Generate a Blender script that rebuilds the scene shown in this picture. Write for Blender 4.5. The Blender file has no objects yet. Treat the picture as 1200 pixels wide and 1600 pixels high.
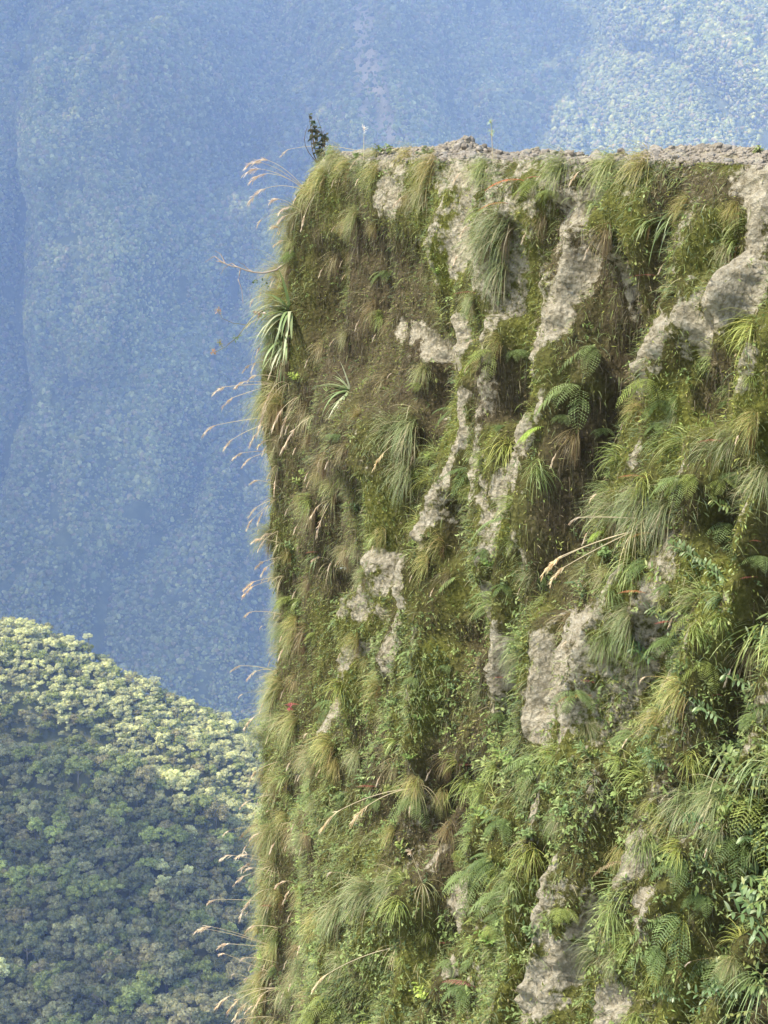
import bpy, math, random, time
import numpy as np
from mathutils import Vector, Matrix
from mathutils.bvhtree import BVHTree
T0 = time.time()
random.seed(7); rng = np.random.default_rng(7)
C = bpy.context.scene.collection
SC = bpy.context.scene

# ------------------------------------------------------------------ camera, world, sun, exposure
PITCH = math.radians(15.5)
F = 2198.0                                   # focal length in pixels of the 1200x1600 photograph
cam_d = bpy.data.cameras.new('camera'); cam = bpy.data.objects.new('camera', cam_d); C.objects.link(cam)
cam.location = (0, 0, 0); cam.rotation_euler = (math.pi/2 - PITCH, 0, 0)
cam_d.sensor_fit = 'VERTICAL'; cam_d.angle_y = 2*math.atan(800/F)
cam_d.clip_start = 0.1; cam_d.clip_end = 20000
SC.camera = cam
FW = np.array([0, math.cos(PITCH), -math.sin(PITCH)]); UP = np.array([0, math.sin(PITCH), math.cos(PITCH)])

SUN = Vector((-0.56, -0.16, 0.80)).normalized()
world = bpy.data.worlds.new('World'); SC.world = world; world.use_nodes = True
wn = world.node_tree.nodes; wl = world.node_tree.links
sky = wn.new('ShaderNodeTexSky'); sky.sky_type = 'NISHITA'; sky.sun_disc = False
sky.sun_elevation = math.asin(SUN.z); sky.sun_rotation = math.atan2(SUN.x, SUN.y)
sky.altitude = 1500; sky.air_density = 1.0; sky.dust_density = 3.0
wb = wn.new('ShaderNodeMix'); wb.data_type = 'RGBA'; wb.blend_type = 'MULTIPLY'; wb.inputs[0].default_value = 1
wb.inputs[7].default_value = (1.10, 1.01, .90, 1)          # warm white-balance tint multiplied over the sky colour
wl.new(sky.outputs[0], wb.inputs[6]); wl.new(wb.outputs[2], wn['Background'].inputs[0]); wn['Background'].inputs[1].default_value = 0.15
sd = bpy.data.lights.new('sun', 'SUN'); sd.energy = 2.7; sd.angle = math.radians(0.8); sd.color = (1.0, 0.965, 0.90)
so = bpy.data.objects.new('sun', sd); C.objects.link(so)
so.rotation_euler = SUN.to_track_quat('Z', 'Y').to_euler()
SC.view_settings.view_transform = 'Standard'; SC.view_settings.look = 'None'
SC.view_settings.exposure = 1.66; SC.view_settings.gamma = 1
SC.cycles.volume_bounces = 2; SC.cycles.max_bounces = 5; SC.cycles.diffuse_bounces = 3
SC.cycles.transmission_bounces = 3; SC.cycles.transparent_max_bounces = 4
SC.cycles.use_denoising = True

# ------------------------------------------------------------------ helpers
def proj(P):
    """world points (N,3) -> photograph pixels"""
    z = P @ FW; x = P[:, 0]; y = P @ UP
    z = np.maximum(z, 0.01)
    return 600 + F*x/z, 800 - F*y/z

def ray(px, py):
    d = FW + np.array([1., 0, 0])*(px-600)/F + UP*(800-py)/F
    return d/np.linalg.norm(d)

def hash3(ix, iy, iz, seed):
    h = (ix*374761393 + iy*668265263 + iz*2147483647 + seed*974634777) & 0xffffffff
    h = ((h ^ (h >> 13))*1274126177) & 0xffffffff
    h = (h ^ (h >> 16)) & 0xffff
    return h/32767.5 - 1.0

def vnoise(P, seed=0):
    P = np.asarray(P, dtype=float)
    i = np.floor(P).astype(np.int64); f = P - i; f = f*f*f*(f*(f*6-15)+10)
    out = 0
    for dx in (0, 1):
        for dy in (0, 1):
            for dz in (0, 1):
                w = (f[:, 0] if dx else 1-f[:, 0])*(f[:, 1] if dy else 1-f[:, 1])*(f[:, 2] if dz else 1-f[:, 2])
                out = out + w*hash3(i[:, 0]+dx, i[:, 1]+dy, i[:, 2]+dz, seed)
    return out

def fbm(P, octaves=4, seed=0, gain=0.5):
    a = 1.0; s = 0; P = np.asarray(P, dtype=float)
    for k in range(octaves):
        s = s + a*vnoise(P*(2.03**k) + k*17.3, seed+k); a *= gain
    return s

def smooth(a, b, x):
    t = np.clip((x-a)/(b-a), 0, 1); return t*t*(3-2*t)

def norm(v):
    return v/np.maximum(np.linalg.norm(v, axis=-1, keepdims=True), 1e-9)

def mesh_np(name, V, Fc, mat=None, tint=None, smooth_sh=False, attrs=None):
    V = np.asarray(V, dtype=np.float32); Fc = np.asarray(Fc, dtype=np.int32)
    me = bpy.data.meshes.new(name); k = Fc.shape[1]
    me.vertices.add(len(V)); me.vertices.foreach_set('co', V.ravel())
    me.loops.add(Fc.size); me.loops.foreach_set('vertex_index', Fc.ravel())
    me.polygons.add(len(Fc)); me.polygons.foreach_set('loop_start', np.arange(0, Fc.size, k, dtype=np.int32))
    if smooth_sh: me.polygons.foreach_set('use_smooth', np.ones(len(Fc), dtype=bool))
    me.update(calc_edges=True)
    for nm, arr in ([('tint', tint)] if tint is not None else []) + list((attrs or {}).items()):
        a = me.color_attributes.new(nm, 'FLOAT_COLOR', 'POINT')
        c = np.ones((len(V), 4), dtype=np.float32); c[:, :3] = arr
        a.data.foreach_set('color', c.ravel())
    if mat: me.materials.append(mat)
    return me

def obj(name, me, parent=None, loc=None):
    o = bpy.data.objects.new(name, me); C.objects.link(o)
    if parent: o.parent = parent
    if loc is not None: o.location = loc
    return o

def tag(o, label=None, cat=None, group=None, kind=None):
    if label: o['label'] = label
    if cat: o['category'] = cat
    if group: o['group'] = group
    if kind: o['kind'] = kind
    return o

def cat_parts(parts):
    """join (V,F,C) triples"""
    Vs, Fs, Cs = [], [], []; n = 0
    for V, Fc, Cc in parts:
        Vs.append(V); Fs.append(Fc+n); Cs.append(Cc); n += len(V)
    return np.concatenate(Vs), np.concatenate(Fs), np.concatenate(Cs)

def ribbons(P0, D, L, W, droop, nseg, prof, c0, c1, roll=0.6, upv=(0, 0, 1), g=None, wob=0.0, r=rng):
    """curved tapering strips: blades, leaves, leaflets, strands. -> V, quads, colours"""
    P0 = np.atleast_2d(P0).astype(float); N = len(P0)
    D = norm(np.broadcast_to(np.asarray(D, dtype=float), (N, 3)).copy())
    L = np.broadcast_to(L, (N,)); W = np.broadcast_to(W, (N,)); droop = np.broadcast_to(droop, (N,))
    c0 = np.broadcast_to(c0, (N, 3)); c1 = np.broadcast_to(c1, (N, 3))
    g = np.array((0, 0, -1.0)) if g is None else np.asarray(g, dtype=float)
    side = norm(np.cross(D, np.broadcast_to(upv, (N, 3))) + 1e-4)
    if roll:
        a = r.uniform(-roll, roll, N)[:, None]
        side = norm(side*np.cos(a) + np.cross(D, side)*np.sin(a))
    V = np.zeros((N, nseg+1, 2, 3)); Cc = np.zeros((N, nseg+1, 2, 3))
    p = P0.copy(); d = D.copy(); ds = (L/nseg)[:, None]
    for k in range(nseg+1):
        t = k/nseg
        w = (W*prof(t))[:, None]*0.5
        V[:, k, 0] = p - side*w; V[:, k, 1] = p + side*w
        Cc[:, k] = (c0*(1-t) + c1*t)[:, None, :]
        d = norm(d + g*(droop[:, None]*ds) + (r.normal(0, wob, (N, 3)) if wob else 0))
        side = norm(side - d*np.sum(side*d, axis=1, keepdims=True))
        p = p + d*ds
    idx = np.arange(N*(nseg+1)*2).reshape(N, nseg+1, 2)
    q = np.stack([idx[:, :-1, 0], idx[:, :-1, 1], idx[:, 1:, 1], idx[:, 1:, 0]], axis=-1).reshape(-1, 4)
    return V.reshape(-1, 3), q, Cc.reshape(-1, 3)

pf_blade = lambda t: max(0.06, min(1, 0.55+1.6*t))*(1-t**2.5)+0.03
pf_leaf = lambda t: 0.08 + 1.0*math.sin(math.pi*min(1, t**0.8*1.0))**0.8
pf_strand = lambda t: 1 - 0.7*t
pf_pinna = lambda t: (1-t**1.6)*0.95+0.04

def tube(pts, r0, r1, col, sides=4):
    pts = np.asarray(pts, dtype=float); n = len(pts)
    tan = norm(np.gradient(pts, axis=0)); ref = np.array((0.13, 0.31, 0.94))
    a = norm(np.cross(tan, ref)); b = np.cross(tan, a)
    V = []
    for k in range(n):
        rr = r0 + (r1-r0)*k/(n-1)
        for s in range(sides):
            th = 2*math.pi*s/sides
            V.append(pts[k] + rr*(a[k]*math.cos(th) + b[k]*math.sin(th)))
    V = np.array(V); Fq = []
    for k in range(n-1):
        for s in range(sides):
            Fq.append((k*sides+s, k*sides+(s+1) % sides, (k+1)*sides+(s+1) % sides, (k+1)*sides+s))
    return V, np.array(Fq), np.broadcast_to(np.array(col, dtype=float), V.shape).copy()

# ------------------------------------------------------------------ materials
def new_mat(name):
    m = bpy.data.materials.new(name); m.use_nodes = True
    nt = m.node_tree; nt.nodes.clear()
    out = nt.nodes.new('ShaderNodeOutputMaterial')
    return m, nt, out

def ramp(nt, fac, stops):
    r = nt.nodes.new('ShaderNodeValToRGB'); nt.links.new(fac, r.inputs[0])
    el = r.color_ramp.elements
    while len(el) < len(stops): el.new(0.5)
    for e, (p, c) in zip(el, stops): e.position = p; e.color = (*c, 1)
    return r.outputs[0]

def noise(nt, vec, scale, detail=5, rough=0.6, dist=0):
    n = nt.nodes.new('ShaderNodeTexNoise'); n.inputs['Scale'].default_value = scale
    n.inputs['Detail'].default_value = detail; n.inputs['Roughness'].default_value = rough
    n.inputs['Distortion'].default_value = dist
    if vec is not None: nt.links.new(vec, n.inputs['Vector'])
    return n.outputs['Fac']

def math_n(nt, op, a, b=None, clamp=False):
    n = nt.nodes.new('ShaderNodeMath'); n.operation = op; n.use_clamp = clamp
    for i, v in enumerate((a, b)):
        if v is None: continue
        if isinstance(v, (int, float)): n.inputs[i].default_value = v
        else: nt.links.new(v, n.inputs[i])
    return n.outputs[0]

def mixc(nt, fac, a, b, mode='MIX'):
    n = nt.nodes.new('ShaderNodeMix'); n.data_type = 'RGBA'; n.blend_type = mode
    if isinstance(fac, (int, float)): n.inputs[0].default_value = fac
    else: nt.links.new(fac, n.inputs[0])
    for i, v in ((6, a), (7, b)):
        if isinstance(v, tuple): n.inputs[i].default_value = (*v, 1)
        else: nt.links.new(v, n.inputs[i])
    return n.outputs[2]

def leaf_mat(name, rough=0.5, transl=0.35, var=0.35, gain=1.0, spec=0.35, instancer=False):
    m, nt, out = new_mat(name)
    at = nt.nodes.new('ShaderNodeAttribute'); at.attribute_name = 'tint'
    col = at.outputs['Color']
    if instancer:
        at2 = nt.nodes.new('ShaderNodeAttribute'); at2.attribute_name = 'hue'; at2.attribute_type = 'INSTANCER'
        col = mixc(nt, 1.0, col, at2.outputs['Color'], 'MULTIPLY')
    else:
        oi = nt.nodes.new('ShaderNodeObjectInfo')
        br = math_n(nt, 'MULTIPLY_ADD', oi.outputs['Random'], var); nt.nodes[-1].inputs[2].default_value = gain*(1-var/2)
        cmb = nt.nodes.new('ShaderNodeCombineColor')
        for i in range(3): nt.links.new(br, cmb.inputs[i])
        col = mixc(nt, 1.0, col, cmb.outputs[0], 'MULTIPLY')
        oc = nt.nodes.new('ShaderNodeObjectInfo')
        col = mixc(nt, 1.0, col, oc.outputs['Color'], 'MULTIPLY')
    bs = nt.nodes.new('ShaderNodeBsdfPrincipled'); nt.links.new(col, bs.inputs['Base Color'])
    bs.inputs['Roughness'].default_value = rough; bs.inputs['Specular IOR Level'].default_value = spec
    sh = bs.outputs[0]
    if transl:
        tr = nt.nodes.new('ShaderNodeBsdfTranslucent'); nt.links.new(col, tr.inputs[0])
        mx = nt.nodes.new('ShaderNodeMixShader'); mx.inputs[0].default_value = transl
        nt.links.new(sh, mx.inputs[1]); nt.links.new(tr.outputs[0], mx.inputs[2]); sh = mx.outputs[0]
    nt.links.new(sh, out.inputs[0])
    return m

M_leaf = leaf_mat('leaf_blade', 0.42, 0.35, gain=1.2)
M_dry = leaf_mat('dry_straw', 0.7, 0.3, gain=1.1)
M_bark = leaf_mat('twig_bark', 0.8, 0.0)
M_canopy = leaf_mat('canopy_leaves', 0.6, 0.4, var=0.4, gain=1.15)
M_far = leaf_mat('far_canopy', 0.8, 0.0, instancer=True)
M_midst = leaf_mat('mid_canopy_mass', 0.6, 0.4, instancer=True)
M_ground = leaf_mat('moss_and_thatch', 0.75, 0.25, var=0.0, gain=1.25)

def terrain_mat(name, stops, scale, bump=0.0, pale=None):
    m, nt, out = new_mat(name)
    g = nt.nodes.new('ShaderNodeNewGeometry')
    n1 = noise(nt, g.outputs['Position'], scale, 8, 0.65)
    col = ramp(nt, n1, stops)
    if pale:
        at = nt.nodes.new('ShaderNodeAttribute'); at.attribute_name = 'scar'
        sep = nt.nodes.new('ShaderNodeSeparateColor'); nt.links.new(at.outputs['Color'], sep.inputs[0])
        col = mixc(nt, sep.outputs[0], col, pale)
    bs = nt.nodes.new('ShaderNodeBsdfPrincipled'); nt.links.new(col, bs.inputs['Base Color'])
    bs.inputs['Roughness'].default_value = 0.95; bs.inputs['Specular IOR Level'].default_value = 0.1
    nt.links.new(bs.outputs[0], out.inputs[0])
    return m

# ------------------------------------------------------------------ the cliff: plan outline of its top edge
EDGE = np.array([(4.5, 40), (1.6, 30), (0.25, 23.5), (-0.5, 20.3), (-0.77, 18.6), (-0.66, 17.6), (-0.22, 16.4),
                 (0.48, 14.9), (1.25, 13.35), (2.05, 11.9), (2.87, 10.45), (3.8, 8.95), (4.9, 7.2), (6.0, 5.2), (8, 2)], dtype=float)
def resample(P, n=4000):
    t = np.arange(len(P)); tt = np.linspace(0, len(P)-1, n)
    out = np.zeros((n, 2))
    for k in range(2):
        m = np.gradient(P[:, k]); i = np.minimum(tt.astype(int), len(P)-2); f = tt-i
        h00 = 2*f**3-3*f**2+1; h10 = f**3-2*f**2+f; h01 = -2*f**3+3*f**2; h11 = f**3-f**2
        out[:, k] = h00*P[i, k]+h10*m[i]+h01*P[i+1, k]+h11*m[i+1]
    return out
EC = resample(EDGE)
arc = np.concatenate([[0], np.cumsum(np.linalg.norm(np.diff(EC, axis=0), axis=1))])
i0 = np.argmin(np.linalg.norm(EC - np.array((-0.77, 18.6)), axis=1)); arc -= arc[i0]
tang = np.gradient(EC, axis=0); tang /= np.linalg.norm(tang, axis=1)[:, None]
nrmE = np.stack([tang[:, 1], -tang[:, 0]], 1)               # outward (towards the gap and the viewer)
k = 81; ker = np.hanning(k); ker /= ker.sum()
for c in range(2): nrmE[:, c] = np.convolve(np.pad(nrmE[:, c], k//2, mode='edge'), ker, 'valid')
nrmE /= np.linalg.norm(nrmE, axis=1)[:, None]
def edge_at(s):
    return (np.stack([np.interp(s, arc, EC[:, 0]), np.interp(s, arc, EC[:, 1])], 1),
            norm(np.stack([np.interp(s, arc, nrmE[:, 0]), np.interp(s, arc, nrmE[:, 1])], 1)))

s_ar = np.concatenate([np.linspace(arc[0]+0.1, -1.8, 40)[:-1], np.arange(-1.8, 11.0, 0.032), np.linspace(11.05, arc[-1]-0.1, 30)])
d_ar = np.concatenate([np.arange(0, 13.2, 0.032), np.linspace(13.3, 45, 50)])
t_ar = np.concatenate([np.linspace(1, 0.08, 40), np.linspace(0.077, 0.0, 24)])[:-1]       # top surface, inwards from the edge

def ztop(s): return -0.40 + 0.10*smooth(2, 9, s) - .07*np.exp(-((s+.1)/.8)**2) - .09*np.clip(-s-1.6, 0, 40)
def face_offset(S, Dp):
    tb = np.interp(S, [-8, 0, 1.5, 3.0, 6.0, 12], [.03, .0, .08, .15, .22, .25])
    cw = 1-smooth(0.3, 2.2, np.abs(S))
    prof = np.interp(Dp, [0, .35, .8, 1.6, 2.6, 4.2, 5.5, 7, 8.5, 10, 13, 45], [0, .10, .2, .38, .5, .38, .36, .38, .42, .48, .66, 2.6])
    o = tb*Dp + cw*prof + 0.16*(1-np.exp(-Dp/0.22))
    return o

# strokes in photograph pixels: (x, y, half width) along a line, used to lay out bare rock, hollows and moss on the face
ROCK = [[(910,285,16),(893,350,22),(866,430,30),(850,500,34),(832,565,20)], [(735,318,20),(712,385,18),(700,420,8)],
        [(1196,225,24),(1178,330,20),(1165,430,22),(1110,500,28),(1030,520,38),(985,565,38),(965,612,26)],
        [(1120,470,20),(1080,560,18)], [(608,262,26),(596,318,22)], [(590,500,18),(640,545,20)], [(640,590,10),(632,640,10)],
        [(818,648,10),(806,730,20),(788,800,14),(780,830,8)], [(735,610,7),(705,700,9),(676,790,9),(662,840,10)],
        [(582,880,22),(563,950,20)], [(648,880,16),(622,960,18),(594,1042,13)], [(760,925,14),(752,985,20)],
        [(770,1010,22),(738,1100,24)], [(880,1010,26),(862,1085,28),(845,1150,16)], [(915,960,22),(905,1060,16),(900,1165,12)],
        [(905,1385,44),(885,1450,34)], [(960,1430,28),(940,1460,12)], [(1015,1325,26),(985,1380,20)], [(915,1345,14),(915,1346,14)], [(870,1520,24),(850,1600,28)],
        [(912,1480,15),(890,1560,18)], [(990,1550,22),(965,1600,24)], [(690,1380,12),(680,1480,16),(690,1510,10)], [(508,1075,9),(495,1140,8)],
        [(700,500,10),(690,560,12)], [(1040,1400,12),(1030,1440,12)], [(1085,1250,10),(1090,1290,10)], [(840,1210,8),(850,1290,10)],
        [(745,270,30),(680,275,26)], [(550,1010,8),(530,1060,8)], [(1190,880,14),(1180,960,14)], [(1020,930,14),(1060,980,10)],
        [(760,760,12),(755,800,10)], [(660,1330,9),(655,1360,9)], [(985,690,10),(960,740,8)]]
HOLLOW = [[(600,430,60),(575,560,60),(615,600,36)], [(500,400,24),(505,500,24)], [(862,330,20),(850,400,26),(805,600,24),(790,640,20)],
          [(945,430,30),(925,520,36)], [(900,640,26),(885,800,32),(870,930,28)], [(560,760,20),(540,900,22)], [(690,800,20),(705,900,26),(700,990,28)],
          [(1010,1000,40),(980,1070,40),(955,1150,30)], [(1180,1240,40),(1170,1330,46),(1150,1420,30)], [(760,1380,34),(745,1470,40),(725,1570,36)],
          [(545,1220,26),(530,1300,20)], [(660,1240,40),(640,1330,40)], [(760,1130,20),(790,1050,16)], [(1195,700,24),(1190,760,20)], [(1110,820,20),(1120,880,18)],
          [(640,1470,28),(600,1560,36),(560,1600,40)], [(480,880,18),(470,1010,20),(470,1130,18)], [(1100,600,20),(1090,650,18)], [(805,360,14),(790,480,16)], [(455,1490,20),(470,1600,26)]]
RIB = [[(735,600,12),(705,700,12),(660,830,16)], [(648,880,16),(594,1042,16)], [(582,880,18),(500,1140,20)], 
       [(905,1385,40),(850,1600,40)], [(893,350,20),(832,565,26)], [(1165,430,26),(1000,560,40)]]
GREEN = [[(862,310,14),(838,450,12),(818,600,16)], [(700,590,22),(680,680,26)], [(1170,470,30),(1150,620,40),(1080,700,40)], [(880,1120,18),(850,1200,24)],
         [(700,1000,30),(690,1120,30)], [(820,1380,40),(800,1560,40)], [(960,560,12),(1060,640,40)], [(1060,900,50),(1100,960,50)], [(720,300,20),(690,420,26)], [(550,1060,30),(540,1150,36)],
         [(840,960,16),(830,1050,20)], [(1000,1480,40),(1060,1560,60)], [(780,830,26),(740,880,20)]]
BROWN = [[(560,400,60),(590,580,70)], [(870,320,20),(850,420,26)], [(950,400,40),(930,560,40)], [(890,650,34),(880,940,34)], [(480,620,40),(500,900,50)], [(520,500,40),(540,720,40)],
         [(790,1000,14),(800,1130,18)], [(570,1150,30),(620,1260,50)], [(640,1240,50),(660,1340,40)], [(1110,580,26),(1090,620,26)], [(700,980,24),(720,1040,20)], [(770,560,24),(760,640,20)], [(1150,300,30),(1060,290,40)]]
def smask(px, py, strokes, soft=0.6):
    out = np.zeros(len(px))
    for st in strokes:
        for (x0, y0, w0), (x1, y1, w1) in zip(st[:-1], st[1:]):
            dx, dy = x1-x0, y1-y0; L2 = dx*dx+dy*dy+1e-6
            t = np.clip(((px-x0)*dx+(py-y0)*dy)/L2, 0, 1)
            dist = np.hypot(px-x0-t*dx, py-y0-t*dy)/(w0+(w1-w0)*t)
            out = np.maximum(out, 1-smooth(1-soft, 1+soft, dist))
    return out

S, Dp = np.meshgrid(s_ar, d_ar, indexing='ij')
S = S.ravel(); Df = Dp.ravel()
E, Nn = edge_at(S)
off = face_offset(S, Df)
base = np.stack([E[:, 0]+Nn[:, 0]*off, E[:, 1]+Nn[:, 1]*off, ztop(S)-Df], 1)
N3 = norm(np.stack([Nn[:, 0], Nn[:, 1], np.full(len(S), 0.22)], 1))
bx, by = proj(base)
fl = np.stack([S*1.5, Df*0.35, S*0], 1)                       # flutes running down the face
edgefade = smooth(0.0, 0.6, Df)
_xt = np.linspace(-400, 2600, 400); _xb = np.interp(_xt, [-400, 400, 480, 600, 700, 900, 1200, 1700, 2600], [-480, 330, 400, 480, 545, 665, 880, 1220, 1900])
ff = np.clip((by-250)/1350., -.1, 1.6); XT = np.zeros(len(by)); fb = np.round(ff*120).astype(int)
for b_ in np.unique(fb):
    w_ = fb == b_; XT[w_] = np.interp(bx[w_], _xt*(1-b_/120.)+_xb*(b_/120.), _xt)
q_ = np.stack([XT/62., ff*3.2, ff*0], 1)
streak = fbm(q_, 3, 501, .55) + .25*vnoise(np.stack([XT/17., ff*7, ff*0], 1), 511)        # ribs (+) and gullies (-) running down the fall line
jx = 13*fbm(base*3.2, 3, 31); jy = 13*fbm(base*3.2, 3, 41)
rockm = smask(bx+.7*jx, by+.7*jy, [[(a, b, c*1.0) for a, b, c in st] for st in ROCK], 0.6)
rockm = np.clip(rockm*1.08 - 0.62*smooth(-.1, 0.5, fbm(base*np.array([7., 7., 3.2]), 4, 77)), 0, 1)
rockm = np.clip(rockm + 0.60*smooth(.30, .70, .6*streak+.55*vnoise(np.stack([XT/24., ff*5+3, ff*0], 1), 531)+.45*fbm(base*np.array([6., 6., 2.2]), 3, 88))*(1-.5*smooth(900, 1400, by))*smooth(560, 640, bx), 0, 1)
hol = smask(bx, by, HOLLOW, 0.8); rib = smask(bx, by, RIB, 0.8)
gully = smooth(.15, .8, -streak)
greenm = np.clip(smask(bx+jx, by+jy, GREEN, 0.7) + .65*smooth(-.1, .5, vnoise(np.stack([XT/34., ff*4+9, ff*0], 1), 521)), 0, 1)
brownm = np.clip(smask(bx+jx, by+jy, BROWN, 0.7) + .75*gully + .4*smooth(.1, .6, vnoise(np.stack([XT/22., ff*5+1, ff*0], 1), 541)), 0, 1)
disp = (0.10*fbm(fl, 3, 3) + (0.23*streak - .14*gully)*(.12+.88*smooth(.3, 2.2, np.abs(S))) + 0.11*fbm(base*np.array([.8, .8, .5]), 3, 9) - 0.30*hol + 0.16*rib + 0.045*fbm(base*3.1, 4, 15))*(0.15+0.85*edgefade)
disp += 0.035*fbm(base*9.0, 3, 23)*(0.5+0.8*rockm) + 0.05*rockm*np.abs(fbm(base*11.0, 3, 29)) - 0.04*rockm
facev = base + N3*disp[:, None]
nS, nD = len(s_ar), len(d_ar)
# the top: from the edge inwards to a spine line
E1, N1 = edge_at(s_ar)
u = (s_ar-s_ar[0])/(s_ar[-1]-s_ar[0])
spine = np.stack([9+u*9, 40-u*34], 1)
tops = []
for t in t_ar:
    P = E1*(1-t)+spine*t
    r_in = np.linalg.norm(P-E1, axis=1)
    q = np.stack([P[:, 0], P[:, 1], np.zeros(nS)], 1)
    z = ztop(s_ar) + 0.05*fbm(q*0.9, 3, 50)*smooth(0, .5, r_in) + 0.02*fbm(q*5, 3, 52)
    z += 0.07*np.exp(-((r_in-0.8)/0.5)**2)*(0.6+0.9*vnoise(q*2.1, 61)) - 0.26*smooth(1.3, 2.8, r_in) - .06*np.maximum(r_in-2.4, 0) + .035*fbm(q*9, 3, 57)*smooth(.05,.3,r_in)
    hx, hy = proj(np.stack([P[:, 0], P[:, 1], z], 1))
    z += 0.085*np.exp(-((hx-735)/30.)**2 - ((r_in-1.0)/0.45)**2) + 0.05*np.exp(-((hx-850)/50.)**2 - ((r_in-0.9)/0.5)**2)
    tops.append(np.stack([P[:, 0], P[:, 1], z], 1))
facev = facev.reshape(nS, nD, 3)
tops = np.stack(tops, 1)
grid = np.concatenate([tops, facev], 1); nT = tops.shape[1]; nR = grid.shape[1]
idx = np.arange(nS*nR).reshape(nS, nR)
quads = np.stack([idx[:-1, :-1], idx[:-1, 1:], idx[1:, 1:], idx[1:, :-1]], -1).reshape(-1, 4)
GV = grid.reshape(-1, 3)
mask = np.zeros((nS, nR, 3)); mask[:, :nT, 0] = 1.0
mask[:, nT:, 0] = rockm.reshape(nS, nD); mask[:, nT:, 1] = greenm.reshape(nS, nD); mask[:, nT:, 2] = brownm.reshape(nS, nD)
rimd = np.exp(-(Dp/0.22)**1.5)*np.clip(0.7+0.9*vnoise(np.stack([Dp.ravel()*0, S*1.1, S*0], 1), 91), 0.15, 1).reshape(nS, nD)
mask[:, nT:, 0] = np.maximum(mask[:, nT:, 0], rimd)

m, nt, out = new_mat('cliff_earth_and_moss')
geo = nt.nodes.new('ShaderNodeNewGeometry'); pos = geo.outputs['Position']
at = nt.nodes.new('ShaderNodeAttribute'); at.attribute_name = 'zones'
sep = nt.nodes.new('ShaderNodeSeparateColor'); nt.links.new(at.outputs['Color'], sep.inputs[0])
mp = nt.nodes.new('ShaderNodeMapping'); mp.inputs['Scale'].default_value = (1, 1, 0.35); nt.links.new(pos, mp.inputs[0])
nA = noise(nt, mp.outputs[0], 3.0, 8, 0.7); nB = noise(nt, pos, 14, 6, 0.7); nC = noise(nt, pos, 60, 4, 0.7)
mossc = ramp(nt, nA, [(0.30, (.050, .042, .018)), (0.45, (.075, .068, .022)), (0.58, (.105, .105, .028)), (0.72, (.15, .145, .05))])
greenc = ramp(nt, nB, [(0.3, (.10, .105, .02)), (0.7, (.21, .22, .045))])
brownc = ramp(nt, nB, [(0.3, (.045, .034, .020)), (0.7, (.13, .10, .06))])
rockc = ramp(nt, nB, [(0.25, (.15, .125, .08)), (0.42, (.30, .262, .18)), (0.58, (.44, .395, .295)), (0.8, (.56, .515, .41))])
col = mixc(nt, math_n(nt, 'MULTIPLY', sep.outputs[1], 0.85), mossc, greenc)
col = mixc(nt, math_n(nt, 'MULTIPLY', sep.outputs[2], 0.8), col, brownc)
rf = math_n(nt, 'ADD', sep.outputs[0], math_n(nt, 'MULTIPLY', math_n(nt, 'SUBTRACT', nB, 0.5), 2.2))
rf = ramp(nt, rf, [(0.34, (0, 0, 0)), (0.50, (.55, .55, .55)), (.72, (1, 1, 1))])
col = mixc(nt, rf, col, rockc)
col = mixc(nt, 0.5, col, ramp(nt, nC, [(0.3, (.55, .55, .55)), (0.7, (1.25, 1.25, 1.25))]), 'MULTIPLY')
bs = nt.nodes.new('ShaderNodeBsdfPrincipled'); nt.links.new(col, bs.inputs['Base Color'])
bs.inputs['Roughness'].default_value = 0.95; bs.inputs['Specular IOR Level'].default_value = 0.15
vo = nt.nodes.new('ShaderNodeTexVoronoi'); vo.inputs['Scale'].default_value = 22; nt.links.new(pos, vo.inputs['Vector'])
hgt = math_n(nt, 'ADD', math_n(nt, 'MULTIPLY', nC, 0.5), math_n(nt, 'ADD', nB, math_n(nt, 'MULTIPLY', vo.outputs['Distance'], 0.6)))
bp = nt.nodes.new('ShaderNodeBump'); bp.inputs['Strength'].default_value = 1.0; bp.inputs['Distance'].default_value = 0.06
nt.links.new(hgt, bp.inputs['Height']); nt.links.new(bp.outputs[0], bs.inputs['Normal'])
nt.links.new(bs.outputs[0], out.inputs[0])
M_cliff = m
cliff = tag(obj('cliff', mesh_np('cliff', GV, quads, M_cliff, smooth_sh=True, attrs={'zones': mask.reshape(-1, 3)})), kind='structure')
bvh = BVHTree.FromPolygons([tuple(v) for v in GV.tolist()], quads.tolist())
print('cliff', round(time.time()-T0, 1))

def hit(px, py):
    """the point of the cliff seen near a pixel, and its outward direction"""
    for k in range(160):
        d = ray(px + (k % 40)*3, py + (k//40)*9)
        loc, n, i, dist = bvh.ray_cast(Vector((0, 0, 0)), Vector(d), 60)
        if loc is not None:
            if n.dot(Vector(d)) > 0: n = -n
            return np.array(loc), np.array(n)
    return None, None

# face cells used for scattering ground cover
cc = facev[:-1, :-1][:, :-50]; nrm_f = norm(np.cross(facev[1:, :-1]-facev[:-1, :-1], facev[:-1, 1:]-facev[:-1, :-1]))[:, :-50]
vis = (s_ar[:-1] > -1.8) & (s_ar[:-1] < 11.0)
cc = cc[vis]; nrm_f = nrm_f[vis]
rk = mask[:-1, nT:-1, :][:, :-50][vis].reshape(-1, 3)
cc = cc.reshape(-1, 3); nrm_f = nrm_f.reshape(-1, 3)
flip = np.sum(nrm_f*cc, 1) > 0
if flip.mean() > 0.5: nrm_f = -nrm_f
fx, fy = proj(cc)
infr = (fx > 330) & (fx < 1620) & (fy > 150) & (fy < 1720)
cc, nrm_f, rk, fx, fy = cc[infr], nrm_f[infr], rk[infr], fx[infr], fy[infr]
fdist = np.linalg.norm(cc, axis=1)
print('cells', len(cc))
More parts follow.
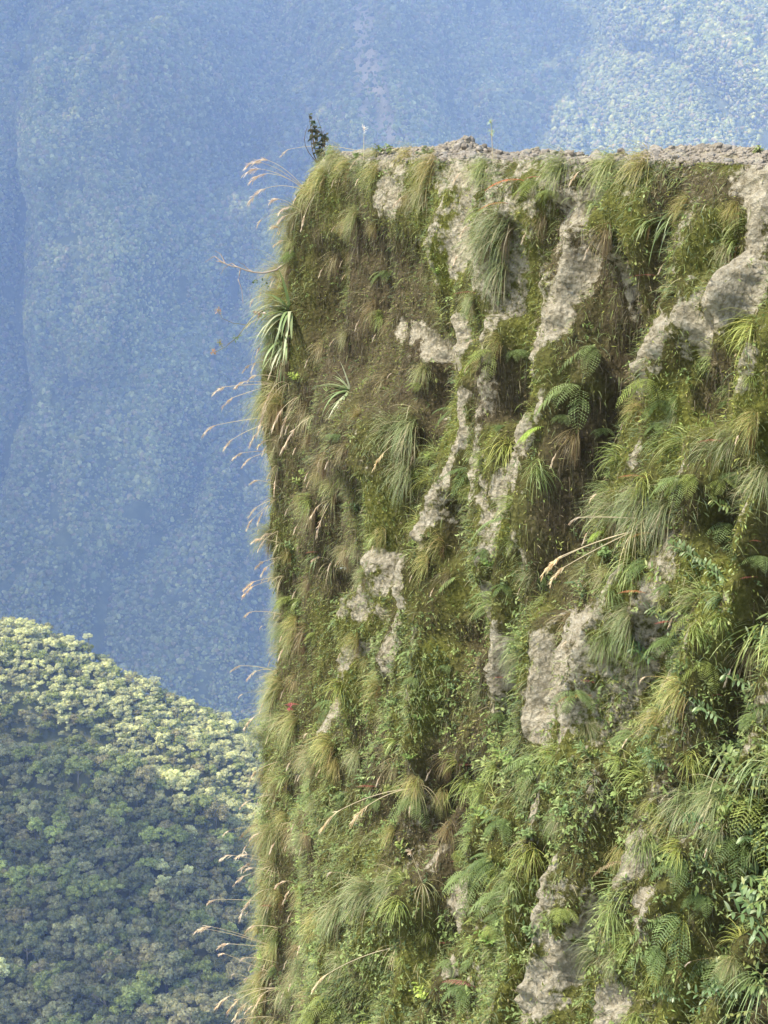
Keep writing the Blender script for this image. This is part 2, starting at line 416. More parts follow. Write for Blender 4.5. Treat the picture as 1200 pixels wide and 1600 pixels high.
def scatter(n, dens, r=rng):
    p = np.clip(dens, 0, None)+1e-9; p = p/p.sum()
    i = r.choice(len(cc), n, p=p)
    return i, cc[i] + r.uniform(-.016, .016, (n, 3))
hn = lambda n: norm(np.stack([n[:, 0], n[:, 1], np.zeros(len(n))], 1))
bare = 1-.93*smooth(0.30, 0.75, rk[:, 0])
patch = fbm(cc*1.7, 3, 101); patch2 = fbm(cc*2.6, 3, 111)
low = smooth(700, 1150, fy)

def mixcol(n, cols, wts, jit=0.2):
    cols = np.array(cols); i = rng.choice(len(cols), n, p=np.array(wts)/sum(wts))
    return cols[i]*rng.uniform(1-jit, 1+jit, (n, 1))

# --- hanging thatch and roots
n = 105000
i, P = scatter(n, bare*(0.25+1.2*rk[:, 2]+0.5*smooth(-.2, .5, patch)))
h = hn(nrm_f[i]); L = rng.uniform(.04, .16, n)*(0.8+0.5*rk[i, 2])
D = h*rng.uniform(.05, .6, (n, 1)) + np.array((0, 0, -0.7)) + rng.normal(0, .16, (n, 3))
g = rk[i, 2]
cb = mixcol(n, [(.105, .085, .052), (.055, .044, .028), (.17, .145, .095), (.08, .08, .032)], [4, 3, 2, 3])
cg = mixcol(n, [(.12, .12, .035), (.16, .16, .05), (.09, .095, .035), (.15, .12, .06)], [4, 3, 3, 1])
cl = np.where((rng.random(n) < (0.25+0.75*g))[:, None], cb, cg)
V, Q, Cc = ribbons(P, D, L, rng.uniform(.003, .006, n), 14.0, 3, pf_strand, cl*0.9, cl*1.15, roll=1.5, wob=.07)
tag(obj('hanging_thatch', mesh_np('hanging_thatch', V, Q, M_ground, Cc)), 'matted brown and olive strands of dead grass and roots hanging all over the cliff face', 'thatch', kind='stuff')
# --- moss fuzz
n = 170000
i, P = scatter(n, (.12+bare)*(0.5+0.8*rk[:, 1]))
D = nrm_f[i]*0.8 + rng.normal(0, .5, (n, 3)) + np.array((0, 0, -0.2))
cl = mixcol(n, [(.14, .15, .035), (.20, .21, .05), (.10, .11, .03), (.17, .15, .06), (.14, .19, .05)], [4, 5, 2, 2, 3])
cl = np.where((rng.random(n) < rk[i, 2]*0.6)[:, None], mixcol(n, [(.11, .085, .045), (.16, .13, .07)], [1, 1]), cl)
cl = cl*np.where(rng.random(n) < rk[i, 1], 1.2, 1.0)[:, None]
V, Q, Cc = ribbons(P, D, rng.uniform(.015, .05, n), rng.uniform(.006, .012, n), 6.0, 2, pf_leaf, cl*0.9, cl*1.1, roll=3, wob=.1)
tag(obj('moss', mesh_np('moss', V, Q, M_ground, Cc)), 'short olive and yellow green moss covering the damp cliff face', 'moss', kind='stuff')
# --- soft fine grass
n = 62000
rimg = np.exp(-((fy-268)/26.)**2)*smooth(850, 900, fx)*(1-smooth(1040, 1090, fx)) + np.exp(-((fy-265)/24.)**2)*smooth(640, 660, fx)*(1-smooth(690, 720, fx))*.6 \
     + np.exp(-((fx-770)/26.)**2-((fy-275)/20.)**2) + 0.8*np.exp(-((fy-262)/26.)**2)*smooth(490, 520, fx)*(1-smooth(570, 620, fx))
i, P = scatter(n, (1-.6*rk[:, 2])*bare*(0.22+1.5*smooth(.0, .7, patch2)*(0.5+.5*low)) + 2.2*rimg)
h = hn(nrm_f[i])
D = h*rng.uniform(.5, 1.1, (n, 1)) + np.array((0, 0, .35)) + rng.normal(0, .28, (n, 3))
cl = mixcol(n, [(.15, .18, .07), (.20, .225, .09), (.12, .155, .08), (.27, .24, .13), (.17, .21, .06)], [4, 3, 3, 1.5, 2])
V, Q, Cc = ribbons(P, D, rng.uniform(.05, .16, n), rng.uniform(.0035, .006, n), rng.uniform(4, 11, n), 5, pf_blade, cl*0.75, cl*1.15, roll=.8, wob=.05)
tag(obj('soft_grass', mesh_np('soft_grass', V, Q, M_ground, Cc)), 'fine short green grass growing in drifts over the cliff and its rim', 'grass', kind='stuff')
# --- small leafy herbs
def sprigs(n, dens, ll, Ls, cols, wts, nl=8):
    i, P = scatter(n, dens)
    h = hn(nrm_f[i]); sc = rng.uniform(.7, 1.35, n)
    D = norm(h*0.9 + np.array((0, 0, .35)) + rng.normal(0, .4, (n, 3)))
    cl = mixcol(n, cols, wts)
    st = Ls*sc
    parts = [ribbons(P, D, st, .004, 4.0, 3, pf_strand, cl*.6, cl*.8)]
    for k in range(nl):
        t = (k+1)/nl
        pp = P + D*(st*t)[:, None] + np.array((0, 0, -1))*((t**2)*st*0.35)[:, None]
        dd = norm(np.cross(D, rng.normal(0, 1, (n, 3)))) + D*.6 + np.array((0, 0, .12))
        parts.append(ribbons(pp, dd, ll*sc*rng.uniform(.7, 1.2, n), ll*sc*.42, 14.0, 3, pf_leaf, cl*.85, cl*1.15, roll=.7))
    return cat_parts(parts)
GC = [(.12, .165, .05), (.17, .22, .07), (.08, .115, .045), (.22, .26, .10), (.15, .165, .05)]
V, Q, Cc = cat_parts([sprigs(5800, (1-.7*rk[:, 2])*bare*(0.14+low*0.9)*(0.15+smooth(-.1, .5, patch)), .030, .09, GC, [4, 4, 3, 2, 2]),
                      sprigs(4600, (1-.7*rk[:, 2])*bare*(0.3+low)*(0.1+smooth(0, .6, -patch)), .018, .07, GC, [3, 5, 2, 3, 4], 9),
                      sprigs(1000, bare*(smooth(800, 1250, fy)*smooth(620, 1200, fx+0.3*fy))*(.1+smooth(0, .5, patch2)), .040, .14, GC, [4, 4, 2, 2, 2], 8)])
tag(obj('leafy_ground_cover', mesh_np('leafy_ground_cover', V, Q, M_ground, Cc)), 'tiny leafy green herbs spread over the mossy cliff face', 'ground cover', kind='stuff')
# gravel grains on the rock faces and the rim
print('cover', round(time.time()-T0, 1))

# ------------------------------------------------------------------ plant templates: lists of (part, mesh, [sub-parts]); +Y = outward from the face, Z up
def R_(a, b, n): return rng.uniform(a, b, n)
def tussock_parts(nb=480, L=.8, w=.0056, spread=.50, up=.60, droop=2.8, cols=((.17, .215, .095), (.24, .28, .13), (.38, .34, .21)), dead=80, heads=2, lean=0.0):
    P = np.stack([rng.normal(0, .09*L, nb), R_(0, .08*L, nb), rng.normal(0, .14*L, nb)], 1)
    D = np.stack([rng.normal(lean, spread, nb), R_(.45, 1.1, nb), rng.normal(up, .28, nb)], 1)
    cl = mixcol(nb, cols, [4, 4, 2], .15)
    parts = [('blades', mesh_np('tussock_blades', *_swap(ribbons(P, D, L*R_(.3, 1.15, nb), w*R_(.8, 1.4, nb), droop/L*R_(.45, 1.7, nb)*.8, 9, pf_blade, cl*np.array((.85, .75, .6)), cl*1.25, roll=.8, wob=.045)), ), [])]  # dry tips tinted paler, raised further to stand in for blade highlights
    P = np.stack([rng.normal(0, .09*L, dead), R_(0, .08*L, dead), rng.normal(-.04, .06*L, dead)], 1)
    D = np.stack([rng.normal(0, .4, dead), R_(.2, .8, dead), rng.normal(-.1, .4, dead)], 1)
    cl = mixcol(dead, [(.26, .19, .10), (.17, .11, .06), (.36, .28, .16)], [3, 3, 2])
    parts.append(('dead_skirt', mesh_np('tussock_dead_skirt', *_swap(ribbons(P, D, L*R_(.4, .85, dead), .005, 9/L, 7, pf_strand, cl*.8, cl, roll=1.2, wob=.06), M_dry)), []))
    for h in range(heads):
        a = rng.normal(lean*1.0, .5)
        tip = np.array((a*L, L*R_(.5, .9, 1)[0], -L*R_(.0, .45, 1)[0]))
        parts.append(stalk_part(np.zeros(3), tip, .15, arch=.25*L, col=(.48, .38, .2)))
    return parts
def _swap(vqc, mat=None):
    V, Q, Cc = vqc
    return V, Q, (mat or M_leaf), Cc
def arc_pts(a, b, arch, n=12, drop=0.0):
    a = np.array(a, dtype=float); b = np.array(b, dtype=float); t = np.linspace(0, 1, n)[:, None]
    p = a*(1-t)+b*t; p[:, 2] += arch*4*(t[:, 0]*(1-t[:, 0]))**1.0*0.5
    return p
def stalk_part(a, b, head=.16, arch=.12, col=(.50, .40, .24), hcol=(.62, .52, .38), thick=.0028, fluff=46):
    a = np.asarray(a, dtype=float); b = np.asarray(b, dtype=float)
    pts = arc_pts(a, b, arch)
    st = mesh_np('stalk', *_swap(tube(pts, thick, thick*.6, col, 4), M_dry))
    d = norm(pts[-1]-pts[-2]); n = fluff
    t = R_(0, 1, n)
    gdir = np.array((0, 0, -1.0))
    P = pts[-1] + d*(t*head)[:, None] + gdir*((t**2)*head*.45)[:, None]
    D = d + gdir*(.9*t)[:, None] + rng.normal(0, .28, (n, 3))
    cl = mixcol(n, [hcol, tuple(np.array(hcol)*1.15), tuple(np.array(hcol)*np.array((.85, .7, .6)))], [3, 2, 2])
    hd = ribbons(P, D, head*R_(.3, .6, n), .006, 3/head*.3, 3, pf_leaf, cl, cl*1.1, roll=3)
    tp = np.stack([pts[-1] + d*(q*head) + gdir*(q*q*head*.45) for q in np.linspace(0, 1, 6)])
    hd = cat_parts([hd, tube(tp, thick*.8, thick*.4, hcol, 4)])
    return ('stalk', st, [('seed_head', mesh_np('seed_head', *_swap(hd, M_dry)))])
def frond(L, D0, droop, cols, npair=15, plen=.22, pw=.11, P0=(0, 0, 0), curl=0):
    n = npair+3; D = norm(np.array(D0, dtype=float)); P = np.array(P0, dtype=float); pts = [P.copy()]; dirs = [D.copy()]
    ds = L/n
    for k in range(n):
        D = norm(D + np.array((0, 0, -1))*droop*ds/L*1.0); P = P + D*ds; pts.append(P.copy()); dirs.append(D.copy())
    pts = np.array(pts); dirs = np.array(dirs)
    side = norm(np.cross(dirs, np.array((0.02, 0, 1.0)))); upn = np.cross(side, dirs)
    k = np.arange(3, n+1); t = (k-3)/(n-3)
    Lp = L*plen*np.sin(np.pi*np.clip(.22+.78*t, 0, 1))**.8 + .01*L
    parts = [tube(pts, .0035, .0015, np.array(cols[0])*.7, 4)]
    for sg in (-1, 1):
        dd = side[k]*sg + dirs[k]*.45 + upn[k]*(-.15) + rng.normal(0, .07, (len(k), 3))
        cl = mixcol(len(k), cols, [1]*len(cols), .12)
        parts.append(ribbons(pts[k], dd, Lp, Lp*pw+.003, 2.2, 4, pf_pinna, cl*.92, cl*1.12, roll=.12, upv=(0.01, .0, 1)))
        # notched lobes along each leaflet
        for q in (.3, .55, .78):
            for s2 in (-1, 1):
                dn = norm(dd); b = pts[k]+dn*(Lp*q)[:, None] + np.array((0, 0, -1))*(Lp*Lp*q*q*1.1)[:, None]
                d2 = norm(np.cross(dn, upn[k]))*s2 + dn*.7
                parts.append(ribbons(b, d2, Lp*.22*(1.15-q), Lp*.12, 0, 1, pf_pinna, cl, cl*1.1, roll=.1))
    return cat_parts(parts)
FG = [(.135, .185, .06), (.185, .24, .085), (.165, .21, .085)]
FY = [(.28, .38, .07), (.34, .44, .10)]
FR = [(.34, .12, .085), (.42, .18, .13), (.28, .09, .07)]
FO = [(.46, .20, .08), (.40, .26, .08)]
FB = [(.20, .13, .07), (.30, .22, .12), (.16, .15, .07)]
def fern_parts(nf=7, L=.45, cols=FG, up=.35, droop=1.6, spread=1.2):
    out = []
    for k in range(nf):
        a = (-1+2*(k+.5)/nf)*spread + rng.normal(0, .12)
        out.append(('frond', mesh_np('fern_frond', *_swap(frond(L*R_(.85, 1.25, 1)[0], (math.sin(a), math.cos(a)*.9, up+rng.normal(0, .2)), droop*R_(.8, 1.3, 1)[0], cols))), []))
    return out
def broad_parts(nb=34, L=.75, w=.017, cols=((.14, .20, .07), (.20, .26, .11), (.30, .35, .18)), spread=.55, droop=3.2, dead=10):
    P = np.stack([rng.normal(0, .03, nb), R_(0, .05, nb), rng.normal(0, .03, nb)], 1)
    D = np.stack([rng.normal(0, spread, nb), R_(.4, 1.1, nb), rng.normal(.55, .3, nb)], 1)
    cl = mixcol(nb, cols, [4, 4, 2], .15)
    parts = [('blades', mesh_np('broad_blades', *_swap(ribbons(P, D, L*R_(.5, 1.1, nb), w*R_(.6, 1.2, nb), droop/L*R_(.6, 1.3, nb)*.8, 10, pf_blade, cl*.85, cl*1.15, roll=.35))), [])]
    if dead:
        P = rng.normal(0, .03, (dead, 3)); D = np.stack([rng.normal(0, .5, dead), R_(.3, .8, dead), rng.normal(-.1, .3, dead)], 1)
        cl = mixcol(dead, [(.34, .25, .13), (.22, .15, .08)], [1, 1])
        parts.append(('dead_blades', mesh_np('broad_dead_blades', *_swap(ribbons(P, D, L*R_(.4, .8, dead), w*.6, 8/L, 7, pf_blade, cl, cl*1.1, roll=1, wob=.05), M_dry)), []))
    return parts
def rosette_parts(nb=46, L=.42, w=.03):
    th = R_(0, 2*math.pi, nb); ph = R_(.15, 1.35, nb)
    D = np.stack([np.sin(ph)*np.cos(th), np.cos(ph), np.sin(ph)*np.sin(th)+.25], 1)
    P = D*.03
    cl = mixcol(nb, [(.20, .27, .11), (.29, .35, .17), (.42, .44, .28)], [4, 4, 3], .12)
    a = ('leaves', mesh_np('rosette_leaves', *_swap(ribbons(P, D, L*R_(.7, 1.15, nb), w*R_(.8, 1.1, nb), 3.2*R_(.4, 1.6, nb), 8, lambda t: (1-t**1.7)*.95+.03, cl*1.05, cl*.95, roll=.2))), [])
    n2 = 24; th = R_(math.pi*1.05, math.pi*1.95, n2)
    D = np.stack([np.cos(th), R_(.2, .6, n2), np.sin(th)], 1)
    cl = mixcol(n2, [(.36, .28, .17), (.50, .42, .29), (.24, .17, .10)], [2, 1, 2])
    b = ('dead_leaves', mesh_np('rosette_dead_leaves', *_swap(ribbons(D*.03, D, L*R_(.6, 1.0, n2), w*.6, 8, 7, pf_strand, cl, cl, roll=1, wob=.08), M_dry)), [])
    return [a, b]
def herb_parts(ns=5, H=.28, ll=.07, ar=.36, cols=((.12, .18, .06), (.17, .24, .09), (.24, .30, .13)), nl=9, up=.8, bark=(.16, .17, .07)):
    st, lf = [], []
    for k in range(ns):
        D = norm(np.array((rng.normal(0, .5), R_(.4, 1, 1)[0], up+rng.normal(0, .2)))); h = H*R_(.6, 1.1, 1)[0]
        t = np.linspace(0, 1, 7)[:, None]
        pts = D*h*t + np.array((0, 0, -1))*(t**2)*h*.18 + np.array((rng.normal(0, .02), 0, 0))
        st.append(tube(pts, .0045, .002, bark, 4))
        q = np.linspace(.2, 1, nl); P = D*h*q[:, None] + np.array((0, 0, -1))*(q[:, None]**2)*h*.18
        ang = q*nl*2.4
        a = norm(np.cross(D, (0.1, 0, 1))); b = np.cross(D, a)
        dd = a*np.cos(ang)[:, None] + b*np.sin(ang)[:, None] + D*.55*(.6+q[:, None])
        cl = mixcol(nl, cols, [3, 3, 1], .12)
        lf.append(ribbons(P, dd, ll*R_(.7, 1.15, nl), ll*ar, 8, 5, pf_leaf, cl*.9, cl*1.1, roll=.35))
    return [('stems', mesh_np('herb_stems', *_swap(cat_parts(st), M_bark)), []), ('leaves', mesh_np('herb_leaves', *_swap(cat_parts(lf))), [])]

FACE_YAW = -0.28
def build(parts, name, loc, n=None, yaw=0.0, scale=1.0, label=None, cat=None, group=None, color=None, pitch=0.0, inset=.02):
    """one thing: an Empty at its root with each part (and sub-part) as an object of its own"""
    h = np.array(n) if n is not None else np.array((-.79, -.62, 0)); h = np.array((h[0], h[1])); h /= max(1e-6, np.linalg.norm(h))
    o = bpy.data.objects.new(name, None); C.objects.link(o); o.empty_display_size = .05
    nn = np.array((h[0], h[1], 0))
    o.location = np.array(loc) - nn*inset
    o.rotation_euler = (pitch, 0, math.atan2(-h[0], h[1]) + FACE_YAW*(.25+.75*min(1, max(0, (loc[0]/loc[1]+.07)*14))) - yaw); o.scale = (scale,)*3
    tag(o, label, cat, group)
    for pn, me, subs in parts:
        p = obj(pn, me, o)
        if color: p.color = (*color, 1)
        for sn, sm in subs:
            s = obj(sn, sm, p)
    return o

# templates
TU = [tussock_parts(lean=l, heads=hh, nb=nb, droop=dr) for l, hh, nb, dr in ((.1, 1, 330, 2.6), (-.1, 0, 280, 3.2), (.35, 1, 260, 2.0), (0, 0, 340, 3.4), (-.4, 1, 240, 2.2))]
TY = [tussock_parts(nb=260, L=.55, w=.005, cols=((.19, .21, .09), (.25, .255, .12), (.33, .30, .18)), dead=90, heads=h, up=.5, spread=.6) for h in (0, 1)]
TG = [tussock_parts(nb=90, L=.62, w=.008, cols=((.15, .205, .065), (.21, .27, .095), (.30, .34, .14)), dead=16, heads=0, up=.6, spread=.6, droop=2.4, lean=l) for l in (.3, -.2)]
TD = [tussock_parts(nb=110, L=.6, w=.005, cols=((.22, .19, .10), (.30, .26, .14), (.20, .21, .10)), dead=240, heads=1, up=.1, spread=.5)]
BR = [broad_parts(), broad_parts(26, .6, .021), broad_parts(46, .85, .015)]
FE = [fern_parts(6, .42), fern_parts(5, .55, up=.2), fern_parts(7, .33)]
FYt = [fern_parts(3, .42, FY, up=.2, spread=.7)]
F1 = [[('frond', mesh_np('red_frond', *_swap(frond(.36, (-.1, .95, .40), .9, FR, 17, .16, .07))), [])], [('frond', mesh_np('red_frond', *_swap(frond(.36, (-.3, .9, .25), .7, FR, 18, .15, .07))), [])]]
F1o = [[('frond', mesh_np('orange_frond', *_swap(frond(.42, (-.3, .9, .3), 1.1, FO, 17, .18, .08))), [])]]
F1b = [[('frond', mesh_np('brown_frond', *_swap(frond(.6, (-.3, .9, .1), 1.4, FB, 20, .16, .08))), [])]]
F1g = [[('frond', mesh_np('green_frond', *_swap(frond(.55, (.1, .95, .2), 1.8, FG, 17, .22))), [])], [('frond', mesh_np('green_frond', *_swap(frond(.5, (-.4, .9, .1), 1.6, [(.24, .34, .16), (.20, .30, .14)], 15, .27))), [])]]
RO = [rosette_parts(), rosette_parts(34, .36, .024)]
HE = [herb_parts(), herb_parts(7, .22, .05), herb_parts(4, .38, .10, .3), herb_parts(6, .3, .06, .5, cols=((.24, .34, .09), (.32, .42, .13), (.18, .28, .07)))]
HB = [herb_parts(5, .42, .12, .28, cols=((.11, .175, .07), (.16, .23, .10), (.28, .33, .19)), nl=10)]
print('templates', round(time.time()-T0, 1))

# ------------------------------------------------------------------ plants that stand out in the photograph
def put(kind, px, py, sc, label, yaw=0.0, v=0, color=None, pitch=0.0, group=None):
    tmpl, name, cat = {
        'T': (TU, 'tussock', 'tussock'), 'Y': (TY, 'yellow_tussock', 'tussock'), 'D': (TD, 'dead_tussock', 'tussock'),
        'B': (BR, 'ribbon_leaf_clump', 'grass clump'), 'F': (FE, 'fern', 'fern'), 'FY': (FYt, 'fern', 'fern'), 'R': (F1, 'red_fern', 'fern'),
        'O': (F1o, 'orange_fern', 'fern'), 'K': (F1b, 'brown_fern', 'fern'), 'G': (F1g, 'fern', 'fern'),
        'S': (RO, 'rosette_plant', 'rosette plant'), 'H': (HE, 'leafy_herb', 'herb'), 'L': (HB, 'broad_leaf_shrub', 'shrub')}[kind]
    P, n = hit(px, py)
    if P is None: print('MISS', kind, px, py); return None
    if kind in 'ROKG': n = np.array((-1., -.12, 0.)); P = P + np.array((-.03, -.03, 0))
    else: n = .35*norm(np.array((n[0], n[1], 0.))[None])[0] + .65*np.array((-.90, -.43, 0))
    return build(tmpl[v % len(tmpl)], name, P, n, yaw, sc, label, cat, group, color, pitch)
BLUE = (.98, 1.0, 1.02); YEL = (1.25, 1.12, .85); DK = (.75, .8, .75)
PL = [
 ('T',800,350,1.0,'big shaggy grass tussock near the rim, spilling over pale rock below orange fern fronds',.1,0,BLUE),
 ('T',790,420,.8,'lower shaggy tussock directly under the big rim tussock, left of a mossy gully',.2,3,BLUE),
 ('T',765,380,.8,'left lobe of the shaggy tussock below the rim, brushing the bare rock',.3,4,BLUE),
 ('T',648,668,1.0,'thick blue green tussock hanging like a mop beside a narrow earth rib',.1,3,BLUE),
 ('T',640,735,.85,'lower half of the mop-like tussock pair with brown straw on its right',.1,1,BLUE),
 ('T',612,670,.7,'smaller fine tussock tucked behind the left shoulder of the mop-like one',.3,2,BLUE),
 ('T',1045,795,.75,'blue green tussock fanning down at right beside a golden dry stalk',-.1,3,BLUE),
 ('T',1010,785,.75,'tussock sweeping left from the golden stalk in the right half of the face',.3,0,BLUE),
 ('T',960,800,.7,'wispy tussock at the left end of the golden-stalk row',.2,2,BLUE),
 ('T',985,965,.62,'soft pale tussock above the darkest hollow at right',.2,1,BLUE),
 ('T',690,850,.6,'yellowish tussock hanging above the lower bare rib',.1,2,YEL),
 ('T',668,880,.5,'small tussock with golden tips over the left side of the lower bare rib',.3,4,YEL),
 ('T',835,900,.42,'small dark tussock hanging in the brown gully below the pale dead stems',.2,2,None),
 ('T',560,1000,.55,'loose tussock draped over the left edge of a pale earth rib',.1,4,YEL),
 ('T',575,1030,.4,'short tussock just under the draped one on the earth rib',.1,1,YEL),
 ('T',620,1385,.85,'wide tussock forming the right part of the great mop near the bottom',-.1,3,None),
 ('T',575,1395,.85,'middle tussock of the great mop near the bottom',.1,0,None),
 ('T',530,1420,.8,'left tussock of the great mop near the bottom',.3,1,None),
 ('T',500,1440,.7,'lower left tussock below the great mop, mixed with straw',.2,4,YEL),
 ('T',520,1165,.75,'bright tussock flopping left below the red flower spike',.2,0,YEL),
 ('T',490,1190,.65,'fine tussock on the left flank beneath the bright flopping one',.2,2,None),
 ('T',560,1180,.55,'tussock with brown thatch right of the bright flopping one',.0,1,None),
 ('T',450,1280,.6,'tussock on the left outline level with the brown arching fern',.1,0,YEL),
 ('T',430,1330,.55,'tussock on the left outline just over the cream plumes',.1,3,YEL),
 ('T',440,1400,.6,'tussock at left edge carrying a fan of cream seed heads',.1,2,YEL),
 ('T',430,1480,.6,'tussock of straw and green on the left outline near the bottom',.1,4,YEL),
 ('T',415,1545,.6,'lowest tussock on the left outline under the golden plumes',.1,0,YEL),
 ('T',470,1530,.6,'green tussock inside the lower left outline',.1,1,None),
 ('T',540,1500,.55,'tussock under the straw of the great mop',.0,2,None),
 ('T',650,1225,.6,'brownish tussock with two long golden stalks, below the middle',-.1,4,YEL),
 ('T',690,1240,.5,'thin tussock at the right end of the long golden stalks',-.3,1,YEL),
 ('T',1055,655,.32,'small tidy tussock alone on mossy rock at right',.1,3,BLUE),
 ('T',1150,690,.62,'tussock under a red frond on the right side',.2,0,None),
 ('T',1110,700,.5,'pale tussock left of the one under the red frond',.3,2,BLUE),
 ('T',1195,745,.6,'tussock cut by the right picture edge above halfway',.2,1,None),
 ('T',1180,660,.5,'tussock high on the right edge, hanging over green moss',.2,4,YEL),
 ('T',1000,640,.45,'loose tussock beneath the wide bare rock band at right',.1,2,YEL),
 ('T',590,270,.6,'tussock under the left end of the road rim, brown beneath',.0,4,YEL),
 ('T',545,260,.6,'straw coloured tussock at the upper left corner of the cliff',.2,2,YEL),
 ('T',510,275,.65,'long haired tussock sagging over the upper left corner',.3,0,YEL),
 ('T',490,300,.6,'tussock on the outline below the corner shrub',.2,4,YEL),
 ('Y',680,258,.7,'red brown and green upright tuft on the rim above yellow moss',.0,0,(1.1,.95,.8)),
 ('Y',665,300,.6,'hanging tuft below the red brown rim tuft',.0,1,None),
 ('Y',530,246,.7,'straw and green tuft on the very corner of the rim, beside the low green shrub',.0,0,None),
 ('Y',590,243,.6,'short tuft on the rim right of the white feathery stalk',.0,1,None),
 ('Y',640,246,.6,'short tuft on the rim left of the red brown tuft',.0,0,YEL),
 ('Y',760,262,.6,'green tuft low on the rim beneath the stone heap',.0,1,(.9,1.05,.8)),
 ('Y',880,262,.7,'soft green tuft at the top end of the long bare stripe',.0,0,(.9,1.05,.8)),
 ('Y',960,258,.7,'soft green tuft on the rim below the rubble row',.0,1,(.9,1.0,.8)),
 ('Y',1010,258,.7,'tawny tuft on the rim below the rubble row',.0,0,(1.1,1.0,.8)),
 ('T',1090,940,.6,'tussock over the leafy slope in the lower right',.2,2,None),
 ('T',1070,1080,.6,'tussock right of the darkest hollow, above the striped red frond',.2,0,YEL),
 ('T',1030,1130,.55,'tussock sloping left below the darkest hollow',.3,4,YEL),
 ('T',985,1150,.5,'tussock with fine tips at the foot of the darkest hollow',.2,1,None),
 ('T',1075,1260,.8,'big tussock pouring down at lower right under ribbon grass',.1,0,BLUE),
 ('T',1120,1250,.75,'tussock of straight hanging hair beside the black hollow at right',.0,3,BLUE),
 ('T',1040,1290,.5,'small tussock above the broken pale rocks at lower right',.3,2,YEL),
 ('T',970,1330,.45,'small tussock between the square bare rock and the broken pale rocks',.1,1,YEL),
 ('T',570,900,.42,'small tussock left of the pale shaved rock on the left flank',.2,2,None),
 ('T',600,835,.5,'arching tussock above the pale shaved rock',.1,4,YEL),
 ('T',780,535,.5,'tussock in the gully left of the long bare stripe',.2,0,YEL),
 ('T',740,470,.45,'tussock beneath the big shaggy one, over brown earth',.1,1,None),
 ('T',1060,1520,.45,'small tussock low at right, left of the dark ferns',.1,2,YEL),
 ('T',960,1500,.35,'tuft of green grass on the moss below the square bare rock',.1,1,None),
 ('D',480,640,.9,'dead straw tussock below the big rosette plant',.1,0,None),
 ('D',540,700,.7,'brown dead tussock below the smaller rosette plant',.0,0,None),
 ('D',530,400,.8,'brown dead tussock in the shadowed upper left of the face',.1,0,None),
 ('D',585,480,.8,'dark hanging thatch beneath the upper left rim',-.1,0,(.7,.65,.6)),
 ('D',850,340,.7,'brown root curtain right of the big shaggy tussock',.0,0,(.7,.65,.6)),
 ('D',950,360,.7,'dead grass curtain right of the long bare stripe',.0,0,(.8,.75,.7)),
 ('D',900,680,.8,'dead stems hanging in the brown gully in the middle',.0,0,(.8,.75,.7)),
 ('D',620,1190,.7,'dead straw curtain left of the long golden stalks',.0,0,None),
 ('D',700,900,.6,'brown thatch in the shaded gully right of the lower bare rib',.0,0,(.7,.7,.6)),
 ('D',490,800,.8,'straw curtain on the left flank below halfway up',.1,0,None),
 ('D',450,560,.8,'straw beard under the big rosette plant at the outline',.1,0,None),
 ('D',440,680,.8,'straw beard on the outline behind the curled plumes',.2,0,None),
 ('D',1175,1010,.8,'brown straw hanging under the ribbon grass at the right edge',.0,0,None),
 ('B',1060,345,.75,'clump of arching ribbon grass in the upper right of the face',.1,0,None),
 ('B',1015,350,.5,'smaller ribbon grass left of the arching clump in the upper right',.2,1,YEL),
 ('B',930,320,.4,'tiny ribbon grass beside the top of the long bare stripe',.1,1,YEL),
 ('B',1150,380,.45,'sparse ribbon grass right of the arching clump in the upper right',.0,1,YEL),
 ('B',1195,985,.85,'glossy ribbon grass at the right edge above brown straw',.2,0,YEL),
 ('B',1160,1165,.85,'glossy ribbon grass pouring left, lower right of the face',.4,2,None),
 ('B',1195,1190,.7,'ribbon grass hanging at the right edge beside the black hollow',.0,0,BLUE),
 ('B',1120,1190,.6,'ribbon grass with one pale straight blade, lower right',.5,1,YEL),
 ('B',1130,935,.5,'ribbon grass on the leafy slope beside the right edge',.3,1,None),
 ('B',620,1160,.5,'ribbon grass standing over the dead straw below the middle',.2,1,YEL),
 ('B',500,870,.5,'dark ribbon grass left of the white and pink flower',.1,0,None),
 ('B',590,840,.45,'ribbon grass at the foot of the mop-like tussock',.2,1,YEL),
 ('B',450,1215,.6,'ribbon grass leaning off the left outline above the brown fern',.1,0,YEL),
 ('B',470,940,.5,'bright ribbon grass on the left outline',.2,1,YEL),
 ('B',1190,1530,.7,'long ribbon grass in the lower right corner',.1,2,None),
 ('B',1160,1590,.7,'long ribbon grass at the bottom right edge',.2,0,None),
 ('F',930,545,.9,'pale green fern on the edge of the bare rock, uppermost of a pair',.1,0,(1.2,1.15,1.2)),
 ('F',905,605,.8,'pale green fern lower of the pair right of the long bare stripe',.0,1,(1.15,1.1,1.15)),
 ('FY',850,668,.8,'lime green fern arching over a bare patch in the middle',.3,0,None),
 ('F',885,650,.5,'grey green fern right of the lime green one',.1,2,(1.2,1.15,1.2)),
 ('G',800,810,.9,'single long drooping fern frond in the middle of the face',.2,0,(1.1,1.1,1.1)),
 ('G',720,900,.6,'bright fern frond hanging in the gully right of the lower bare rib',.1,1,YEL),
 ('FY',945,830,.5,'lime fern frond touching the golden dry stalk',.3,0,None),
 ('F',840,285,.7,'green fern on the rim beside orange fronds',.1,0,YEL),
 ('F',860,300,.6,'arching fern at the top of the mossy gully under the rim',-.5,2,YEL),
 ('F',755,330,.6,'yellow green fern above the big shaggy tussock',.3,0,YEL),
 ('F',770,550,.6,'yellow green fern in the gully below the rim tussock',.2,1,YEL),
 ('F',660,600,.6,'pale fern along the narrow earth rib',.2,2,YEL),
 ('G',720,670,.45,'small fern frond right of the narrow earth rib',.1,0,YEL),
